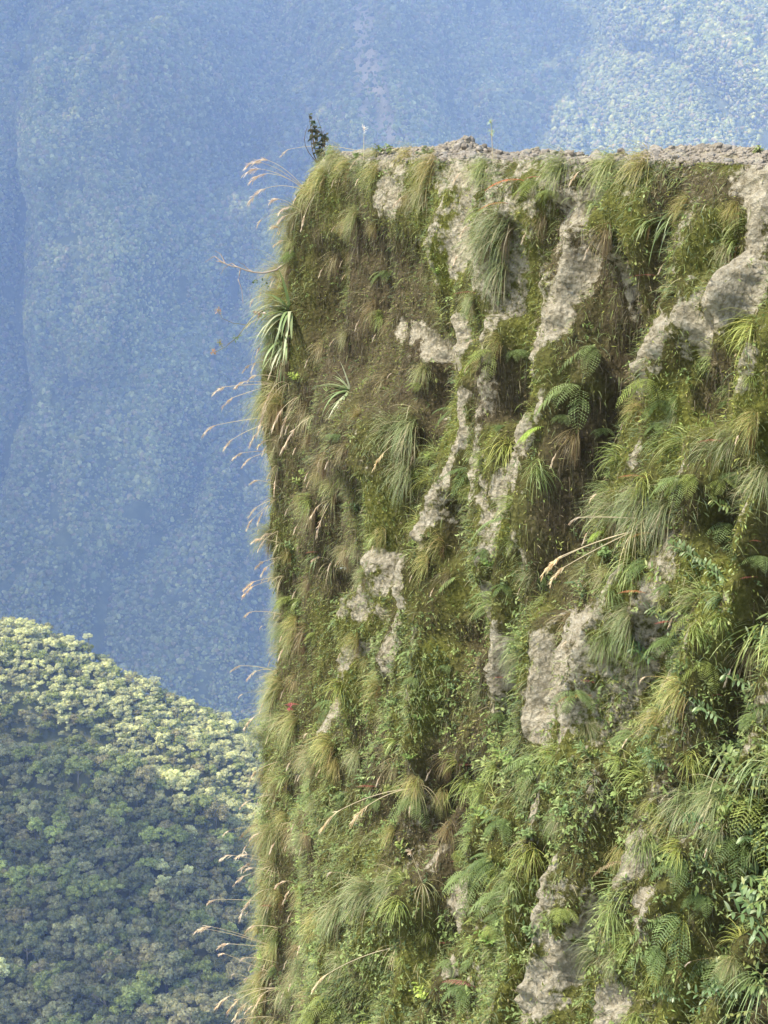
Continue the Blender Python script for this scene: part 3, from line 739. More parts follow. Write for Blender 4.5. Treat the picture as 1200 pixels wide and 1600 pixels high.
 ('F',460,935,.7,'bright green fern at the left outline',.2,1,YEL),
 ('F',450,985,.7,'grey green fern hanging under the bright one at the left outline',.2,0,BLUE),
 ('F',460,395,.6,'small fern sticking out below the upper left corner',.2,0,(1.1,1.1,1.0)),
 ('F',530,680,.55,'blue green fern below the smaller rosette plant',.2,2,BLUE),
 ('F',1085,745,.6,'fern with a lime frond between tussocks at right',.2,0,YEL),
 ('F',1140,820,.6,'fern hanging under the right edge tussocks',.0,1,BLUE),
 ('F',1190,870,.6,'fern at the right edge above the ribbon grass',.2,2,BLUE),
 ('F',1190,1245,.9,'lime green fern in the black hollow at the right edge',.1,1,YEL),
 ('F',1130,1230,.6,'bluish fern beside the black hollow',.0,0,BLUE),
 ('F',1090,1250,.5,'yellow fern under the big pouring tussock at lower right',.3,1,YEL),
 ('F',1070,1345,.7,'dark fern beside the broken pale rocks',.2,0,DK),
 ('F',1060,1430,.7,'grey green fern below the broken pale rocks',.1,1,(1,1.05,1.1)),
 ('F',1030,1480,.7,'fern spreading left below the broken pale rocks',.2,0,(1,1.05,1.1)),
 ('F',1100,1400,.6,'fern in shade right of the broken pale rocks',.1,2,DK),
 ('F',1130,1500,.7,'dark fern near the lower right corner',.0,1,DK),
 ('F',770,1345,.75,'dark green fern with spread fronds left of the square bare rock',.2,0,DK),
 ('F',745,1370,.7,'fern above the black gully left of the square bare rock',.4,1,None),
 ('F',790,1400,.7,'fern hanging in the black gully left of the square bare rock',.0,1,None),
 ('F',780,1450,.6,'bright fern low in the black gully left of the square bare rock',-.1,2,YEL),
 ('F',730,1540,.7,'fern at the foot of the black gully',.1,0,DK),
 ('F',520,1560,.7,'lime fern frond low among the tussocks at left',.1,1,YEL),
 ('F',490,1585,.6,'fern on the bottom edge of the picture, left part',.2,0,YEL),
 ('F',590,1250,.5,'fern with a white tip below dead straw',.1,2,None),
 ('F',540,1240,.55,'blue fern in the hollow under the bright flopping tussock',.0,0,BLUE),
 ('F',650,1060,.45,'small fern right of the lower bare rib',.1,2,None),
 ('F',700,1040,.4,'fern in the brown gully below the lower bare rib',.1,2,BLUE),
 ('F',720,1330,.5,'fern along the rock sliver above the black gully',.2,0,YEL),
 ('F',1010,880,.6,'feathery fern beneath the golden-stalk tussocks',.2,0,(1,1.05,1.05)),
 ('F',990,910,.5,'yellow fern left of the two orange fronds',.2,2,YEL),
 ('F',1060,1000,.6,'fern in the darkest hollow at right',.1,1,DK),
 ('F',1150,1310,.6,'fern over the right end of the broken pale rocks',.1,1,DK),
 ('F',1150,740,.5,'dark fern between the tussocks at the right edge',.1,2,DK),
 ('R',1135,690,.6,'pinkish red frond above the right edge tussocks',.2,0,None),
 ('R',1010,745,.6,'orange red frond in the right half of the face',.2,0,(1.1,1.1,.8)),
 ('R',1025,430,.6,'small bright red frond under the upper right ribbon grass',.3,1,None),
 ('R',1060,970,.5,'short pink frond at the edge of the darkest hollow',.2,1,(1.2,1.1,1.2)),
 ('R',1130,1085,.8,'striped red and white frond in the lower right',.5,1,(1.1,1,1)),
 ('R',1095,1362,.8,'striped dark red frond near the broken pale rocks',.5,1,(.9,.9,.9)),
 ('R',930,1065,.8,'arching red frond between pale rock slivers',.3,0,None),
 ('O',925,1085,.7,'orange yellow frond under the arching red one',.2,0,None),
 ('R',1010,925,.6,'orange frond above dark leaves, left of the leafy slope',.1,0,(1.1,1.3,.8)),
 ('R',1120,1290,.6,'red frond under the big pouring tussock at lower right',.4,0,None),
 ('R',790,1058,.5,'small red frond on the brown gully below the centre',.5,1,(.9,.8,.8)),
 ('R',720,1345,.7,'red frond on the rock sliver above the black gully',.5,1,None),
 ('R',770,1368,.6,'red frond among dark ferns left of the square bare rock',.4,0,None),
 ('R',710,1472,.6,'red frond hanging beside the small bare slab at lower middle',.4,1,None),
 ('R',745,1540,.9,'dusky curved red frond at the bottom of the black gully',.3,0,(.8,.9,1)),
 ('R',590,1228,.6,'faint red frond behind the dead straw below the middle',.4,1,(.8,.8,.8)),
 ('R',470,1100,.6,'crimson drooping frond on the left flank',.2,0,(1.2,.8,1)),
 ('R',745,1195,.5,'thin red frond right of the long golden stalks',.5,1,(.8,.8,.8)),
 ('R',500,862,.5,'dull red frond left of the white and pink flower',.4,1,(.9,.8,.8)),
 ('R',430,1415,.6,'dark red frond at the left outline near cream plumes',.3,0,(.7,.7,.7)),
 ('R',745,457,.6,'brownish red frond under the rim tussock',.4,1,(.9,.9,.8)),
 ('R',1190,845,.5,'pale red frond at the right edge',.1,0,(1,1,1)),
 ('R',1185,900,.5,'dark red frond at the right edge beside bare earth',.1,1,(.8,.8,.8)),
 ('O',820,282,.9,'orange red fern frond on the rim, uppermost',.2,0,(1.1,.8,.8)),
 ('O',795,318,.7,'orange fern frond left of the uppermost one at the rim',.3,0,None),
 ('O',1025,832,.5,'brown orange frond in the middle of the golden-stalk tussocks',.3,0,(.8,.9,.8)),
 ('R',850,278,.5,'red frond tip right of the rim fern',-.1,0,(1.1,.9,.9)),
 ('K',410,1285,.75,'brown arching fern frond sticking out of the left outline',.1,0,None),
 ('K',425,1300,.65,'second brown fern frond just under the arching one at the left outline',.2,0,(1.2,1.2,1)),
 ('K',415,1440,.7,'dark fern frond jutting from the left outline between plumes',.1,0,(.9,1,.9)),
 ('K',690,1390,.6,'dark fern frond over the rock sliver above the black gully',.3,0,(1,1.2,1)),
 ('K',980,1345,.5,'thin dark frond across the broken pale rocks',.4,0,(1,1,1)),
 ('S',452,490,1.6,'big spiky rosette plant jutting from the left outline',.2,0,(1.05,1.05,1)),
 ('S',445,535,1.45,'lower spiky rosette beneath the big one at the left outline',.1,1,(1.1,1.1,1.1)),
 ('S',545,612,1.2,'smaller spiky rosette plant right of the outline pair',.1,1,None),
 ('H',560,800,.6,'leafy herb beside the mop-like tussock on its left',.1,0,None),
 ('H',670,720,.6,'round leaved herb right of the mop-like tussock',.1,3,(1,.95,.7)),
 ('H',655,750,.6,'bright leafed herb under the round leaved one',.1,0,YEL),
 ('H',790,1190,.8,'bushy green herb in the centre of the lower face',.1,0,YEL),
 ('H',920,1190,.6,'pale leaved herb at the foot of the pale rock slivers',.2,2,None),
 ('H',860,1240,.6,'small glossy herb near the centre of the lower face',.0,0,None),
 ('H',760,1280,.7,'yellow green herb above the black gully',.0,3,None),
 ('H',640,1335,.7,'light green herb over the great mop, in shade',.1,2,YEL),
 ('H',665,1560,.7,'lime herb near the bottom below the great mop',.1,3,YEL),
 ('H',710,1080,.5,'herb on moss below the lower bare rib',.1,0,None),
 ('H',620,1100,.6,'herb mat left of the centre below the earth rib',.1,1,None),
 ('H',470,760,.7,'leafy herb at the left flank under the plumes',.2,0,YEL),
 ('H',460,860,.8,'bushy herb on the left flank above the bright ferns',.2,0,None),
 ('H',840,1470,.6,'tufty herb left of the square bare rock',.1,2,None),
 ('H',830,1310,.6,'herb above the square bare rock, to its left',.1,0,None),
 ('L',1185,1370,.9,'broad leaved shrub with glossy leaves in the lower right hollow',.1,0,None),
 ('L',1175,1310,.8,'glossy shrub above the other in the lower right hollow',.1,0,None),
 ('L',1190,1440,.8,'glossy shrub drooping at the right edge near the bottom',.0,0,None),
 ('L',1000,1020,.6,'dark leaved shrub hanging in the darkest hollow',.1,0,DK),
 ('L',1030,960,.6,'leafy shrub at the top of the darkest hollow',.2,0,None),
 ('L',1120,790,.5,'lime leaved shrub beside the right edge tussocks',.1,0,YEL),
 ('L',1100,1110,.6,'shrub with pale leaves below the striped red and white frond',.1,0,None),
 ('L',1140,1060,.6,'leafy shrub between ribbon grasses near the right edge',.1,0,None),
 ('L',1080,870,.5,'small leafy shrub on the leafy slope at right',.1,0,(1.2,1.1,1.1)),
 ('L',1120,900,.5,'pale round leaved shrub on the leafy slope at right',.2,0,(1.2,1.15,1.1)),
]
for row in PL:
    kind, px, py, sc, label, yaw, v, color = row
    put(kind, px, py, sc*(.68 if kind in 'TD' else (.85 if kind in 'B' else 1.0)), label, yaw, v, color)

# ------------------------------------------------------------------ more of the same filling the gaps
def fill(n, kind, name, cat, tm, dens, smin, smax, label, group, cols, seed):
    r = np.random.default_rng(seed)
    i, P = scatter(n*3, dens, r); kept = []
    for k in range(len(i)):
        if len(kept) >= n: break
        p = P[k]
        if any(np.linalg.norm(p-q) < .16 for q in kept): continue
        kept.append(p)
        j = i[k]; band = ('in the top quarter', 'above halfway', 'below halfway', 'in the bottom quarter')[int(np.clip((fy[j]-240)/340, 0, 3))]
        side = '' if 'outline' in label else (', left part' if fx[j] < 640 else (', middle' if fx[j] < 920 else ', right part'))
        build(tm[r.integers(len(tm))], name, p, nrm_f[j], r.normal(.1, .25), r.uniform(smin, smax), label+' '+band+side, cat, group+' '+band+side, cols[r.integers(len(cols))])
inwin = ((fx > 400) & (fx < 1230) & (fy > 260) & (fy < 1640)).astype(float)
cls = [BLUE, YEL, None, (1.05, 1, .9), DK]
fill(70, 'T', 'tussock', 'tussock', TY+TU, bare*inwin*(.3+low)*(.2+smooth(-.2, .6, patch)), .25, .48, 'small fine grass tuft between larger tussocks', 'small grass tufts between the large tussocks', cls, 11)
fill(150, 'T', 'arching_tuft', 'grass tuft', TG, (1-.7*rk[:, 2])*(.08+bare)*inwin*(.12+smooth(480, 1000, fx-.0*fy)*smooth(300, 900, fy))*(.25+smooth(-.3, .5, -patch2)), .22, .55, 'fresh green arching grass tuft', 'arching green grass tufts', [None, YEL, BLUE, (1.1, 1.1, .9)], 19)
fill(22, 'T', 'tussock', 'tussock', TY, bare*inwin*(1-low)*(.3+rk[:, 2])*smooth(500, 560, fx), .3, .5, 'small straw and green tuft on the mossy upper face', 'small tufts on the upper face', [YEL, (1.0, .85, .7), None], 12)
fill(85, 'F', 'fern', 'fern', FE, bare*inwin*(.1+smooth(400, 900, fy)*smooth(500, 1000, fx))*(.2+smooth(-.2, .5, -patch)), .3, .65, 'small green fern among ground cover', 'small ferns on the lower face', [None, YEL, DK, (1.1, 1.1, 1.1)], 13)
fill(75, 'H', 'leafy_herb', 'herb', HE, bare*inwin*(.04+low)*(.2+smooth(-.1, .5, patch2)), .4, .75, 'small leafy herb above the ground cover', 'leafy herbs on the lower face', [None, YEL, DK, (1.1, 1.1, 1.0)], 14)
fill(26, 'L', 'broad_leaf_shrub', 'shrub', HB, inwin*smooth(1000, 1100, fx)*smooth(800, 950, fy), .35, .6, 'small broad leaved plant on the leafy face', 'broad leaved plants at lower right', [None, YEL, DK], 15)
fill(34, 'D', 'dead_tussock', 'tussock', TD, bare*inwin*(rk[:, 2]**1.5+.03), .35, .6, 'small curtain of dead brown grass', 'dead grass curtains', [None, (.7, .65, .6), (.85, .8, .75)], 16)
edge_l = 1-smooth(425, 490, fx)
fill(75, 'T', 'outline_tussock', 'tussock', TY+TU[:3], edge_l*(fy > 280)*(fy < 1640), .35, .7, 'wispy straw tuft growing along the left outline of the cliff', 'tufts along the left outline', [YEL, None, (1.05, 1, .85)], 17)
fill(34, 'D', 'dead_tussock', 'tussock', TD, (1-smooth(430, 520, fx))*(fy > 300)*(fy < 1640), .45, .8, 'straw beard of dead grass near the left outline', 'straw beards near the left outline', [None, (1.2, 1.15, 1.05), (.85, .8, .75)], 18)
print('plants', round(time.time()-T0, 1))

# ------------------------------------------------------------------ plume grass on the left outline: roots and tips read off the photograph, kept at the outline's own distance
def world_at(px, py, depth):
    d = FW + np.array([1., 0, 0])*(px-600)/F + UP*(800-py)/F
    return d*depth
def plume(root, tips, label, head=.16, group=None, hcol=(.62, .52, .38), col=(.56, .47, .31), blades=24, arch=.10, name='plume_clump', fluff=46):
    P, n = hit(*root)
    dep = float(P @ FW)
    parts = []
    for k, tp in enumerate(tips):
        T = world_at(tp[0], tp[1], dep-.05-.1*(k % 3)) - P
        d = T/np.linalg.norm(T)
        parts.append(stalk_part(np.zeros(3), T - d*head*.8 + np.array((0, 0, head*.22)), head, arch=(tp[2] if len(tp) > 2 else arch), col=col, hcol=hcol, thick=.0044, fluff=fluff))
    if blades:
        h = norm(np.array((n[0], n[1], 0))[None])[0]; nb = blades
        D = h*R_(.3, 1, nb)[:, None] + np.array((0, 0, .3)) + rng.normal(0, .35, (nb, 3))
        cl = mixcol(nb, [(.26, .27, .12), (.38, .32, .18)], [1, 1])
        parts.insert(0, ('blades', mesh_np('plume_blades', *_swap(ribbons(np.zeros((nb, 3)), D, R_(.2, .45, nb), .005, 7, 7, pf_blade, cl, cl*1.1, roll=.7))), []))
    o = bpy.data.objects.new(name, None); C.objects.link(o); o.location = P; o.empty_display_size = .05
    tag(o, label, 'plume', group)
    for pn, me, subs in parts:
        p = obj(pn, me, o)
        for sn, sm in subs: obj(sn, sm, p)
PK = (.62, .52, .42)
for a in [
 ((480,300), [(388,262),(392,250),(400,270),(395,300),(405,245)], 'fan of pinkish dry plumes sticking out left below the corner shrub', .2, None, PK),
 ((478,235), [(443,236)], 'single pale plume left of the dark corner shrub', .12),
 ((470,330), [(440,325,.03),(437,345,.0),(425,310,.05)], 'short pink plumes under the dry fan at the top left', .13, None, PK),
 ((500,300), [(470,350,.12)], 'curved straw stalk looping over the upper left corner', .12),
 ((455,380), [(432,378,.02),(428,352,.03)], 'two small cream plumes above the dead branch', .12),
 ((440,500), [(388,505,.04)], 'short curled plume left of the big rosette plant', .1),
 ((430,600), [(338,610,.02),(352,630,.01),(372,600,.02)], 'three level cream plumes below the big rosette plant', .15),
 ((425,652), [(322,672,.03)], 'longest level plume on the left outline, tip bent down', .17),
 ((428,660), [(352,695,.06),(392,688,.04)], 'pair of bent plumes just under the longest level one', .13),
 ((432,705), [(368,712,.02),(382,722,.03)], 'thin level plumes under the bent pair', .12),
 ((450,600), [(406,650,.1),(408,625,.12)], 'drooping cream plume close to the outline under the rosettes', .2),
 ((470,620), [(440,668,.05),(428,655,.06)], 'pale plumes lying on the face right of the drooping one', .18),
 ((490,650), [(445,690,.04)], 'curved pale plume on the left flank near the small rosette', .2),
 ((435,730), [(418,735,.03),(428,765,.05)], 'short plume hugging the outline above the forked ones', .13),
 ((432,780), [(392,800,.03),(388,820,.02),(404,810,.04)], 'forked plume pair halfway down the left outline', .12),
 ((440,848), [(398,845,.0),(415,830,.06)], 'straw plumes pointing left below the forked pair', .15),
 ((440,870), [(402,884,.01),(410,895,.0)], 'two thin straight plumes above the bushy herb', .12),
 ((445,900), [(385,916,.02),(384,925,.02)], 'golden level plume sticking out above the bright ferns', .16, None, (.66,.52,.34)),
 ((425,1050), [(366,1042,.05),(390,1052,.06)], 'pale forked plume sticking out over the dark valley', .13),
 ((420,1110), [(385,1130,.03)], 'faint plume against the sunlit ridge', .15),
 ((520,780), [(495,830,.04),(488,800,.03)], 'golden stalk hanging on the left flank with a curled head', .14),
 ((520,880), [(492,870,.03)], 'thin golden stalk under the curled head on the left flank', .12),
 ((430,1350), [(350,1338,.02),(375,1335,.03),(380,1355,.0),(370,1378,.0)], 'four cream plumes fanned over the valley forest', .15),
 ((430,1390), [(374,1420,.12)], 'thick drooping cream plume below the fan of four', .22),
 ((425,1410), [(328,1408,.03)], 'small forked plume left of the thick drooping one', .12),
 ((428,1480), [(310,1452,.05),(345,1478,.0),(318,1448,.06)], 'long slanting plume reaching furthest left near the bottom', .16),
 ((425,1520), [(345,1490,.0)], 'straight thin plume under the long slanting one', .1),
 ((440,1545), [(340,1565,.12),(358,1570,.12),(368,1580,.1),(395,1565,.1)], 'bunch of golden drooping plumes at the lower left', .2, None, (.66,.55,.36)),
 ((430,1590), [(368,1596,.04)], 'short plume on the bottom edge at the lower left', .14),
 ((470,1390), [(440,1395,.1),(436,1375,.08)], 'cream plume bending over the tussocks at lower left', .15),
 ((650,1232), [(508,1280,.10),(552,1275,.08)], 'two long golden stalks with drooping cream heads below the middle', .2, None, (.62,.52,.33)),
 ((650,1228), [(690,1250,.08)], 'brown stalk bending right from the brownish tussock', .1),
 ((620,1480), [(493,1535,.08)], 'golden drooping stalk across the lower tussocks', .16, None, (.62,.52,.33)),
 ((660,1380), [(640,1330,.0)], 'thin dead stalk rising from the great mop', .1),
 ((990,830), [(852,888,.05),(862,880,.03),(866,900,.02)], 'golden dry stalk leaning down left into the brown gully', .12, None, (.62,.50,.30)),
 ((640,690), [(585,720,.08)], 'golden bent stalk on the mop-like tussock', .14, None, (.60,.48,.28)),
 ((1000,810), [(895,812,.01)], 'thin straight dry stalk over the golden-stalk tussocks', .08),
 ((568,250), [(569,200,.0)], 'single upright white feathery stalk standing on the rim', .12, None, (.7,.66,.6)),
 ((770,250), [(768,205,.0),(767,190,.0)], 'thin green stalk standing on the rim right of the stone heap', .1, None, (.34,.42,.25)),
]:
    plume(a[0], a[1], a[2], a[3], None, a[5] if len(a) > 5 else (.62, .52, .38), blades=(0 if a[0][1] < 260 else 16), fluff=(26 if a[0][1] < 260 else 46))
# unlabelled thin plumes along the outline
r2 = np.random.default_rng(5)
for y in (560, 590, 690, 760, 830, 960, 1190, 1240, 1300, 1365, 1450, 1505, 1560):
    plume((435, y), [(435-r2.uniform(28, 60), y+r2.uniform(-10, 22), .03)], 'thin pale plume poking out of the left outline', .11, 'thin plumes along the left outline', blades=8)

# dark shrub on the corner, small shrubs on the rim
def sapling(px, py, Hpx, label, cols, leaf=.055, ns=5, name='corner_shrub', spread=.18, side=0):
    P, n = hit(px, py); H = Hpx/F*float(P @ FW)
    st, lf = [], []
    for k in range(ns):
        D = norm(np.array((rng.normal(side, spread), rng.normal(0, spread), 1.0))); h = H*R_(.6, 1.05, 1)[0]
        t = np.linspace(0, 1, 7)[:, None]; pts = D*h*t + np.array((rng.normal(0, .05), 0, 0))*np.sin(t*3)
        st.append(tube(pts, .006, .0025, (.12, .09, .06), 5)); nl = 15
        q = R_(.25, 1, nl)[:, None]; Pp = D*h*q
        dd = rng.normal(0, 1, (nl, 3))*np.array((1, 1, .5)) + np.array((0, 0, -.1))
        lf.append(ribbons(Pp, dd, leaf*R_(.7, 1.2, nl), leaf*.45, 8, 4, pf_leaf, mixcol(nl, cols, [1]*len(cols)), mixcol(nl, cols, [1]*len(cols)), roll=.8))
    o = bpy.data.objects.new(name, None); C.objects.link(o); o.location = P - np.array((0, 0, .03)); o.empty_display_size = .05
    tag(o, label, 'shrub')
    obj('stems', mesh_np('shrub_stems', *_swap(cat_parts(st), M_bark)), o)
    obj('leaves', mesh_np('shrub_leaves', *_swap(cat_parts(lf))), o)
sapling(484, 254, 80, 'dark leafy shrub standing up on the upper left corner of the cliff', [(.035, .05, .025), (.06, .08, .035), (.10, .07, .04)], ns=9, spread=.16, leaf=.075)
sapling(512, 250, 30, 'low green shrub right of the dark corner shrub', [(.10, .17, .05), (.16, .22, .08)], ns=6, spread=.5, name='rim_shrub')
sapling(605, 240, 26, 'wispy light green plant on the rim right of the white feathery stalk', [(.2, .28, .08), (.28, .34, .12)], ns=5, spread=.5, name='rim_shrub', leaf=.05)
sapling(665, 242, 20, 'low bluish green plant on the rim left of the stone heap', [(.14, .2, .09), (.2, .26, .12)], ns=7, spread=.8, name='rim_shrub', leaf=.04)
sapling(560, 246, 16, 'yellow green weeds on the rim below the white feathery stalk', [(.26, .33, .1), (.2, .26, .08)], ns=8, spread=.9, name='rim_shrub', leaf=.04)
sapling(1180, 228, 22, 'thin yellow green weeds on the rubble at the right end of the rim', [(.26, .33, .1), (.34, .36, .16)], ns=8, spread=.9, name='rim_shrub', leaf=.03)

# dead branch and flowering twig on the left outline
def branch(name, root, lines, label, col, r0=.014, leaves=None, flowers=None):
    P, n = hit(*root); dep = float(P @ FW)
    o = bpy.data.objects.new(name, None); C.objects.link(o); o.location = P; o.empty_display_size = .05
    tag(o, label, 'branch')
    def W(x, y, z=0): return world_at(x, y, dep-.1+z) - P
    for k, ln in enumerate(lines):
        pts = [W(x, y, .03*math.sin(x*.3)) for x, y in ln]
        if k == 0: pts = [np.zeros(3)] + pts
        pp = []
        for a, b in zip(pts[:-1], pts[1:]):
            for t in np.linspace(0, 1, 4)[:-1]: pp.append(a*(1-t)+b*t+rng.normal(0, .003, 3))
        pp.append(pts[-1])
        rr = r0 if k == 0 else r0*.55
        obj('limb' if k == 0 else 'twig', mesh_np(name+'_wood', *_swap(tube(pp, rr, rr*.35, col, 5), M_bark)), o)
    for (x, y, L, nn, cols, pn) in (leaves or []):
        b = W(x, y); Pp = b + rng.normal(0, L*.5, (nn, 3))
        obj(pn, mesh_np(name+'_'+pn, *_swap(ribbons(Pp, rng.normal(0, 1, (nn, 3))+np.array((0, 0, -.4)), L*R_(.7, 1.2, nn), L*.4, 6, 4, pf_leaf, mixcol(nn, cols, [1]*len(cols)), mixcol(nn, cols, [1]*len(cols)), roll=2))), o)
branch('dead_branch', (446, 412), [[(432,422),(410,427),(390,424),(372,418),(352,412),(338,408)], [(372,418),(362,412),(350,418),(345,428)], [(376,420),(372,436),(378,455),(380,475)],
                                   [(352,412),(335,400),(320,410)], [(352,412),(345,398),(336,392)], [(395,425),(385,418),(372,408)]],
       'bare grey dead branch sticking out left of the cliff', (.32, .26, .21), leaves=[(402, 440, .05, 12, [(.09, .13, .06)], 'leaves'), (415, 446, .04, 8, [(.10, .14, .07)], 'leaves')])
branch('flowering_twig', (450, 478), [[(420,480),(398,492),(386,508),(372,525),(352,542),(336,550)], [(386,508),(366,505),(348,498),(341,486)], [(398,492),(404,484),(415,490)]],
       'thin twig with pink flower clusters reaching left beside the big rosette', (.20, .19, .11), r0=.010,
       leaves=[(340, 484, .035, 22, [(.45, .26, .2), (.5, .34, .28), (.36, .3, .18)], 'flowers'), (334, 549, .035, 20, [(.5, .28, .15), (.55, .35, .2)], 'flowers'),
               (343, 535, .035, 18, [(.2, .24, .1), (.35, .3, .15)], 'flowers'), (405, 490, .05, 30, [(.5, .3, .27), (.44, .32, .24)], 'flowers'), (368, 528, .04, 16, [(.18, .25, .1)], 'leaves')])
# white and pink flower, crimson spike
def flower(px, py, label, cw, ck, L=.032):
    P, n = hit(px, py); h = norm(np.array((n[0], n[1], .15))[None])[0]; P = P + h*.07
    o = bpy.data.objects.new('flower', None); C.objects.link(o); o.location = P; tag(o, label, 'flower')
    obj('stem', mesh_np('flower_stem', *_swap(tube([-h*.12, -h*.03+np.array((0, 0, .01)), np.zeros(3)], .004, .003, (.15, .2, .07)))), o)
    obj('petals', mesh_np('flower_petals', *_swap(ribbons(rng.normal(0, .012, (14, 3)), rng.normal(0, 1, (14, 3))+np.array((0, 0, -1.0)), L*1.3, L*.6, 4, 4, pf_leaf, np.array(cw), np.array(cw), roll=2))), o)
    obj('bracts', mesh_np('flower_bracts', *_swap(ribbons(np.array((0, 0, .05))+rng.normal(0, .012, (12, 3)), rng.normal(0, 1, (12, 3))+np.array((0, 0, 1.)), L, L*.5, 4, 4, pf_leaf, np.array(ck), np.array(ck), roll=2))), o)
flower(541, 884, 'small white and pink flower on the left flank of the cliff', (.62, .68, .64), (.5, .16, .18))
flower(459, 1105, 'crimson flower spike on the left flank above the bright tussock', (.42, .10, .13), (.45, .14, .16), .035)

# ------------------------------------------------------------------ stones on the rim
def ico(sub):
    import bmesh
    bm = bmesh.new(); bmesh.ops.create_icosphere(bm, subdivisions=sub, radius=1)
    V = np.array([v.co[:] for v in bm.verts]); Fc = np.array([[v.index for v in f.verts] for f in bm.faces]); bm.free()
    return V, Fc
m, nt, out = new_mat('rubble_stone')
tc = nt.nodes.new('ShaderNodeTexCoord'); oi = nt.nodes.new('ShaderNodeObjectInfo')
sc_ = ramp(nt, oi.outputs['Random'], [(0, (.20, .17, .13)), (.35, (.30, .265, .21)), (.7, (.40, .36, .30)), (1, (.25, .235, .21))])
nB = noise(nt, tc.outputs['Object'], 3.0, 6, .7)
colr = mixc(nt, .7, sc_, ramp(nt, nB, [(.3, (.5, .48, .45)), (.7, (1.2, 1.18, 1.15))]), 'MULTIPLY')
bs = nt.nodes.new('ShaderNodeBsdfPrincipled'); nt.links.new(colr, bs.inputs['Base Color']); bs.inputs['Roughness'].default_value = .9
bp = nt.nodes.new('ShaderNodeBump'); bp.inputs['Strength'].default_value = .6; bp.inputs['Distance'].default_value = .3
nt.links.new(nB, bp.inputs['Height']); nt.links.new(bp.outputs[0], bs.inputs['Normal']); nt.links.new(bs.outputs[0], out.inputs[0])
M_stone = m
V0, F0 = ico(3); ST = []
for k in range(8):
    r = np.random.default_rng(100+k); V = V0.copy()
    for q in range(13):                                    # chop flat facets off a ball
        nn = r.normal(0, 1, 3); nn /= np.linalg.norm(nn); c = r.uniform(.45, .8)
        d = V @ nn; V = V - np.outer(np.maximum(d-c, 0), nn)
    V = V*(1+.05*vnoise(V*3, k)[:, None])*np.array((1, r.uniform(.65, .9), r.uniform(.45, .7)))
    ST.append(mesh_np('stone', V, F0, M_stone))
rs = np.random.default_rng(21); cnt = 0
down = lambda x, y: bvh.ray_cast(Vector((x, y, 3)), Vector((0, 0, -1)), 10)
def stone(s, rin, size, label, group, win=None):
    Ee, Ne = edge_at(np.array([s])); P = Ee[0] - Ne[0]*rin
    loc, n, i_, d = down(P[0], P[1])
    if loc is None: return
    sx = proj(np.array([loc[:]]))[0][0]
    if win and not (win[0] < sx < win[1]): return
    o = obj('stone', ST[rs.integers(len(ST))]); o.location = loc + Vector((0, 0, size*.22))
    o.rotation_euler = (rs.normal(0, .4), rs.normal(0, .4), rs.uniform(0, 6.28)); o.scale = (size*1.7,)*3
    tag(o, label, 'stone', group)
_m = (s_ar > 0.2) & (s_ar < 11); _q = proj(np.stack([E1[:, 0], E1[:, 1], ztop(s_ar)], 1))[0]
s_at = lambda px: float(np.interp(px, _q[_m], s_ar[_m]))
sL, sR = s_at(560), s_at(1230)
sH = s_at(720); sH2 = s_at(765)
for k in range(240): stone(rs.uniform(sH-1.6, sH2+.2), abs(rs.normal(.85, .35)), rs.uniform(.018, .05), 'pale broken stone in the heap on the rim at left of the road', 'stones of the rim heap', (690, 778))
s8 = s_at(850)
for k in range(110): stone(rs.uniform(s8-1.8, s8+.5), abs(rs.normal(.8, .4)), rs.uniform(.02, .05), 'pale stone in the low bank beside the heap on the rim', 'stones of the low bank', (780, 900))
for k in range(175): stone(rs.uniform(s_at(880)-1.2, sR+.3), abs(rs.normal(.7, .45))+.02, rs.choice([.014, .02, .028, .038, .05])*rs.uniform(.8, 1.2), 'loose stone in the rubble row along the right part of the rim', 'stones of the long rubble row', (900, 1240))
for k in range(60): stone(rs.uniform(sL, sH2+.8), abs(rs.normal(.6, .6))+.01, rs.uniform(.012, .035), 'small stone on the bare earth of the rim at left', 'small stones on the left rim')
# gravel too small to count
n = 15000; Vg, Fg = ico(1); sg = rs.uniform(sL-1.8, sR+.6, n); rg = np.abs(rs.normal(.75, .6, n)); Ee, Ne = edge_at(sg); Pg = Ee-Ne*rg[:, None]
VV, FF = [], []; kk = 0
for j in range(n):
    loc, nn, i_, d = down(Pg[j, 0], Pg[j, 1])
    if loc is None: continue
    s_ = rs.uniform(.005, .028); VV.append((Vg*(1+.25*rs.normal(0, 1, (len(Vg), 1))).clip(.5, 1.4))*s_*np.array((1, 1, .7))+np.array(loc)); FF.append(Fg+kk*len(Vg)); kk += 1
tag(obj('gravel', mesh_np('gravel', np.concatenate(VV), np.concatenate(FF), M_stone)), 'fine pale gravel and crumbs scattered over the cliff-top rim', 'gravel', kind='stuff')
print('rim', round(time.time()-T0, 1))

# ------------------------------------------------------------------ far mountain
def far_z(X, t):
    q = np.stack([X/420, t*1.4, X*0], 1)
    Y = 560 + 2250*t + 170*fbm(q, 4, 201) - 210*np.abs(fbm(np.stack([X/230+t*2.6, t*3.6-X/700, X*0], 1), 4, 207)) + 16*fbm(np.stack([X/45, t*22, X*0], 1), 3, 209)
    Y += -170*smooth(250, 620, X) + 60*np.exp(-((X-190)/70.)**2)
    Z = -900 + 1700*t**.96 + 10*fbm(np.stack([X/60, t*20, X*0+5], 1), 3, 211)
    return np.stack([X, Y, Z], 1)*np.array([1.35, 1.35, 1.35])
Xs = np.arange(-1500, 1501, 12.); ts = np.linspace(-.05, 1, 160)
XX, TT = np.meshgrid(Xs, ts, indexing='ij'); FVt = far_z(XX.ravel(), TT.ravel())
ix = np.arange(FVt.shape[0]).reshape(XX.shape)
